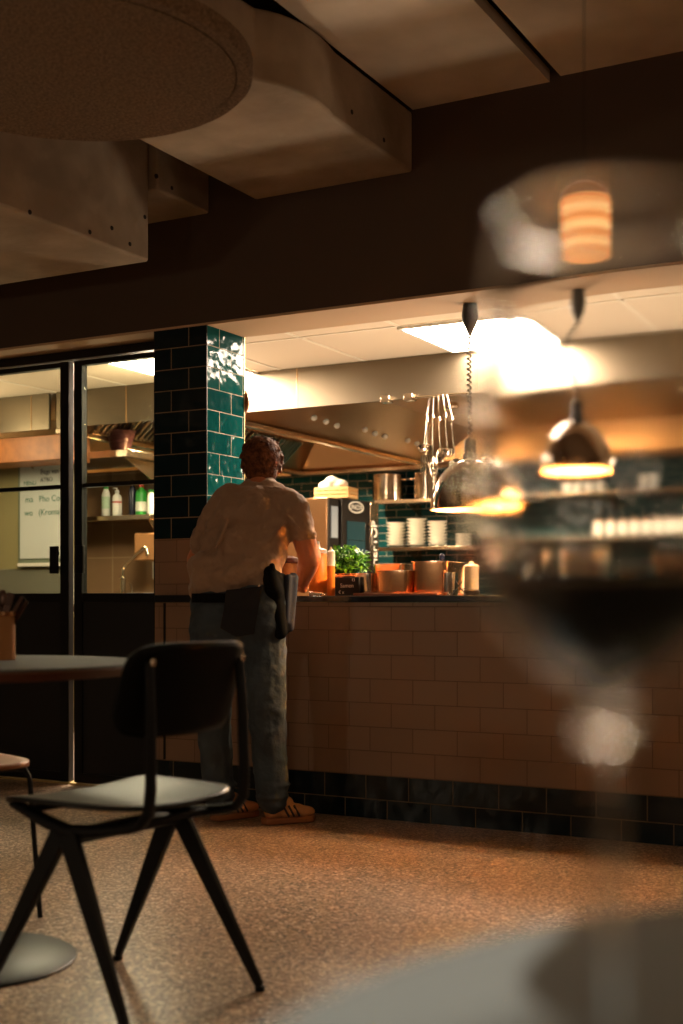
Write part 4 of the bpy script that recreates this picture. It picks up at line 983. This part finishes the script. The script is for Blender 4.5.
def shoe(hx, Z, dirv, lab):
    f = dirv.normalized(); sd = f.cross(Vector((0, 0, 1)))
    base = Vector((hx.x, hx.y, 0)); R3 = Matrix((( f.x, -f.y, 0), (f.y, f.x, 0), (0, 0, 1)))
    m = MB(); m.ball(base+f*.00+Vector((0, 0, .062)), (.042, .040, .045), 16, 10, R3); m.ball(base+f*.08+Vector((0, 0, .05)), (.075, .044, .032), 16, 10, R3); m.ball(base+f*.135+Vector((0, 0, .042)), (.056, .046, .026), 16, 10, R3)
    m.cap(base+f*.005+Vector((0, 0, .10)), base+f*.06+Vector((0, 0, .082)), .036, .032)
    o = blob(rel(m), 'shoe', M['shoe'], t, .005, 5); o['label'] = lab
    m = MB(); pts = [(-.052, 0), (-.042, .034), (0, .040), (.08, .040), (.13, .048), (.17, .040), (.195, 0), (.17, -.038), (.13, -.046), (.08, -.038), (0, -.040), (-.042, -.034)]
    m.prism([(base.x+f.x*a_+sd.x*b_, base.y+f.y*a_+sd.y*b_) for a_, b_ in pts], .001, .028)
    rel(m).build('sole', M['sole'], o, bevel=.006)
    m = MB()
    for k in range(3):
        a_ = .055+k*.024
        for sg in (-1, 1): m.bar(base+f*a_+sd*sg*.0445+Vector((0, 0, .032)), base+f*(a_-.022)+sd*sg*.032+Vector((0, 0, .078)), .010, .008)
    rel(m).build('stripe', M['shoe_dk'], o)
    m = MB()
    for k in range(4): a_ = .07+k*.02; zz = .088-k*.007; m.tube([base+f*a_+sd*.02+Vector((0, 0, zz-.004)), base+f*a_+Vector((0, 0, zz+.002)), base+f*a_-sd*.02+Vector((0, 0, zz-.004))], .003, 6)
    rel(m).build('laces', M['white'], o)
shoe(P(273, 820, 5.345), 5.34, RT*.9+FW*.42, 'tan right sneaker with dark stripes')
shoe(P(222, 818, 5.44), 5.44, RT*.75+FW*.65, 'tan left sneaker in the shade')
# belt, dark pocket cloth, hip pouch
w_ = MB(); N = 40
for k in range(N):
    a0 = 2*math.pi*k/N; a1 = 2*math.pi*(k+1)/N
    c_ = P(238, 598, 5.37); e0 = RT*math.cos(a0)*.192+FW*math.sin(a0)*.112; e1 = RT*math.cos(a1)*.192+FW*math.sin(a1)*.112
    w_.bar(c_+e0, c_+e1, .008, .038)
rel(w_).build('belt', M['belt'], t)
def cloth(poly, Zb, mm, nm, dz=.012):
    m = MB(); n = len(poly)
    vs = [P(u, v, Z) for u, v, Z in poly]+[P(u, v, Z+dz) for u, v, Z in poly]
    fs = [tuple(range(n)), tuple(range(n, 2*n))[::-1]]+[(i, (i+1) % n, n+(i+1) % n, n+i) for i in range(n)]
    m.add(vs, fs); return rel(m).build(nm, M[mm], t, smooth=False, bevel=.004)
cloth([(226, 590, 5.245), (262, 586, 5.235), (258, 612, 5.225), (254, 634, 5.235), (236, 637, 5.24), (220, 628, 5.26), (224, 608, 5.25)], 0, 'blackcloth', 'back_pocket_cloth', .03)
st_ = MB().ball(P(259, 586, 5.228), .006); rel(st_).build('rivet', M['steel_clean'], t)
m = MB(); m.cap(P(273, 580, 5.29), P(280, 632, 5.28), .045, .032); m.cap(P(280, 582, 5.32), P(284, 628, 5.31), .04, .03); m.cap(P(270, 572, 5.27), P(274, 590, 5.26), .028, .04)
blob(rel(m), 'hip_pouch', M['belt'], t, .006, 4)
m = MB(); m.cap(P(293, 578, 5.33), P(290, 628, 5.31), .024, .018); m.cap(P(288, 578, 5.30), P(286, 622, 5.29), .018, .014)
blob(rel(m), 'hanging_towel', M['bluecloth'], t, .006, 4)
m = MB(); m.cap(P(272, 566, 5.26), P(273, 574, 5.26), .012, .014); rel(m).build('pouch_handle', M['belt'], t)

# ------------------------------------------------------------------ LIGHTS
def area(name, loc, rot, sx, sy, e, col):
    l = bpy.data.lights.new(name, 'AREA'); l.shape = 'RECTANGLE'; l.size = sx; l.size_y = sy; l.energy = e; l.color = col
    o = bpy.data.objects.new(name, l); COL.objects.link(o); o.location = loc; o.rotation_euler = rot; return o
area('window_daylight', ((wx0+wx1)/2, YB-.02, (wz0+wz1)/2), (math.radians(90), 0, math.pi), wx1-wx0-.1, wz1-wz0-.1, 10, (1, .86, .66))
def plight(name, loc, e, col, r=.12):
    l = bpy.data.lights.new(name, 'POINT'); l.energy = e; l.color = col; l.shadow_soft_size = r
    o = bpy.data.objects.new(name, l); COL.objects.link(o); o.location = loc; return o
for k, (x, y, e) in enumerate(((-4.6, -1.2, 40), (-2.4, -2.2, 22), (2.1, -2.2, 16), (2.2, 1.8, 12))):
    plight('dining_fill', (x, y, 1.55), e, (1, .79, .56))  # unseen fill lights without fixtures, added to brighten the dining room
for x, y, e in ((-6.6, 6.2, 30), (-4.7, 6.3, 22), (-1.5, 8.8, 55), (1.5, 8.0, 60)): plight('kitchen_fill', (x, y, 2.05), e, (1, .78, .54), .1)  # added kitchen fill, no fixture
for x, y, zz, e in ((-4.4, .6, 1.4, 150), (.9, -.6, 1.4, 130), (-2.0, -2.2, 1.4, 90), (-2.7, 6.1, 1.0, 60), (-.8, 6.2, 1.0, 60), (-5.2, 6.2, 1.0, 40), (-1.9, 5.42, 1.0, 16)):
    l = bpy.data.lights.new('up_fill', 'SPOT'); l.energy = e; l.color = (1, .83, .62); l.spot_size = 2.7; l.spot_blend = .8; l.shadow_soft_size = .1
    o = bpy.data.objects.new('up_fill', l); COL.objects.link(o); o.location = (x, y, zz); o.rotation_euler = (math.pi, 0, 0)  # unseen upward fill added to brighten ceilings and soffit
# unseen downlight behind camera; narrow cone edge stands in for shadow at right
lc_ = cam(-.33, -.95, 2.7); l = bpy.data.lights.new('downlight', 'SPOT'); l.energy = 760; l.color = (1, .99, .95); l.spot_size = .125; l.spot_blend = .45; l.shadow_soft_size = .02
lo = bpy.data.objects.new('downlight', l); COL.objects.link(lo); lo.location = lc_; tg = cam(-.01, .65, .757); lo.rotation_euler = (tg-lc_).to_track_quat('-Z', 'Y').to_euler()
# invented glowing shape and wire in place of a blurred reflection in the glass
bp = atD(584, 222, 2.6); t = thing('reflection_shape', 'added glowing ribbed shape standing in for a warm reflection in the wine glass', 'reflection stand-in', (bp.x, bp.y, bp.z))
rb = []
R_ = .053
for k in range(41):
    z_ = -.076+.118*k/40; rb.append((R_*(1+.035*math.sin(k*1.25)), z_))
M['amber'] = mat('amber_reflection_glow', (255, 190, 120), .4)
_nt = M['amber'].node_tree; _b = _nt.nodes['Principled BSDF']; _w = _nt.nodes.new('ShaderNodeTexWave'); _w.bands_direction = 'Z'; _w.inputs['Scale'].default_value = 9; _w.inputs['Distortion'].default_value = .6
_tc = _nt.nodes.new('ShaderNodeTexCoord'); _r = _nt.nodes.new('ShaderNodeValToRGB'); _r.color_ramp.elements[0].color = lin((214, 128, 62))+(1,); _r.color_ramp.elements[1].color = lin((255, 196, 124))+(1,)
_nt.links.new(_tc.outputs['Object'], _w.inputs['Vector']); _nt.links.new(_w.outputs['Fac'], _r.inputs['Fac']); _nt.links.new(_r.outputs['Color'], _b.inputs['Emission Color']); _b.inputs['Emission Strength'].default_value = .95  # bright bands of the reflection put into the emission
MB().lathe([(0, -.076)]+rb+[(0, .042)], 40).build('reflection_bands', M['amber'], t)
M['dim_glow'] = mat('dim_reflection_glow', (120, 72, 40), .3, emis=((120, 66, 34), .35))
MB().lathe([(R_, .0425), (R_*.93, .058), (R_*.72, .072), (R_*.4, .081), (.004, .084), (0, .084)], 40).build('reflection_top', M['dim_glow'], t)
MB().tube([(0, 0, .084), (0, 0, 3.02-bp.z)], .0009, 6).build('wire', M['groove'], t)  # invented wire holding up the reflection stand-in
wd = bpy.data.worlds.new('w'); S.world = wd; wd.use_nodes = True; wd.node_tree.nodes['Background'].inputs[0].default_value = (.5, .4, .3, 1); wd.node_tree.nodes['Background'].inputs[1].default_value = .05

# ------------------------------------------------------------------ CAMERA
cd = bpy.data.cameras.new('camera'); co = bpy.data.objects.new('camera', cd); COL.objects.link(co)
co.location = (0, 0, H); co.rotation_euler = (math.pi/2, 0, T)
cd.sensor_fit = 'AUTO'; cd.sensor_width = 36; cd.lens = F/1024*36; cd.shift_y = (CY-512)/1024; cd.shift_x = 0; cd.clip_start = .02
cd.dof.use_dof = True; cd.dof.focus_distance = 5.6; cd.dof.aperture_fstop = 2.4; cd.dof.aperture_blades = 0
S.camera = co
S.view_settings.view_transform = 'Standard'; S.view_settings.look = 'None'; S.view_settings.gamma = 1; S.view_settings.exposure = 0
S.cycles.use_denoising = True
try: S.cycles.denoiser = 'OPENIMAGEDENOISE'
except Exception as ex: print(ex)
S.cycles.max_bounces = 10; S.cycles.diffuse_bounces = 5; S.cycles.glossy_bounces = 5; S.cycles.transmission_bounces = 12; S.cycles.transparent_max_bounces = 12
S.cycles.caustics_refractive = True; S.cycles.caustics_reflective = False; S.cycles.sample_clamp_indirect = 60; S.cycles.blur_glossy = .5
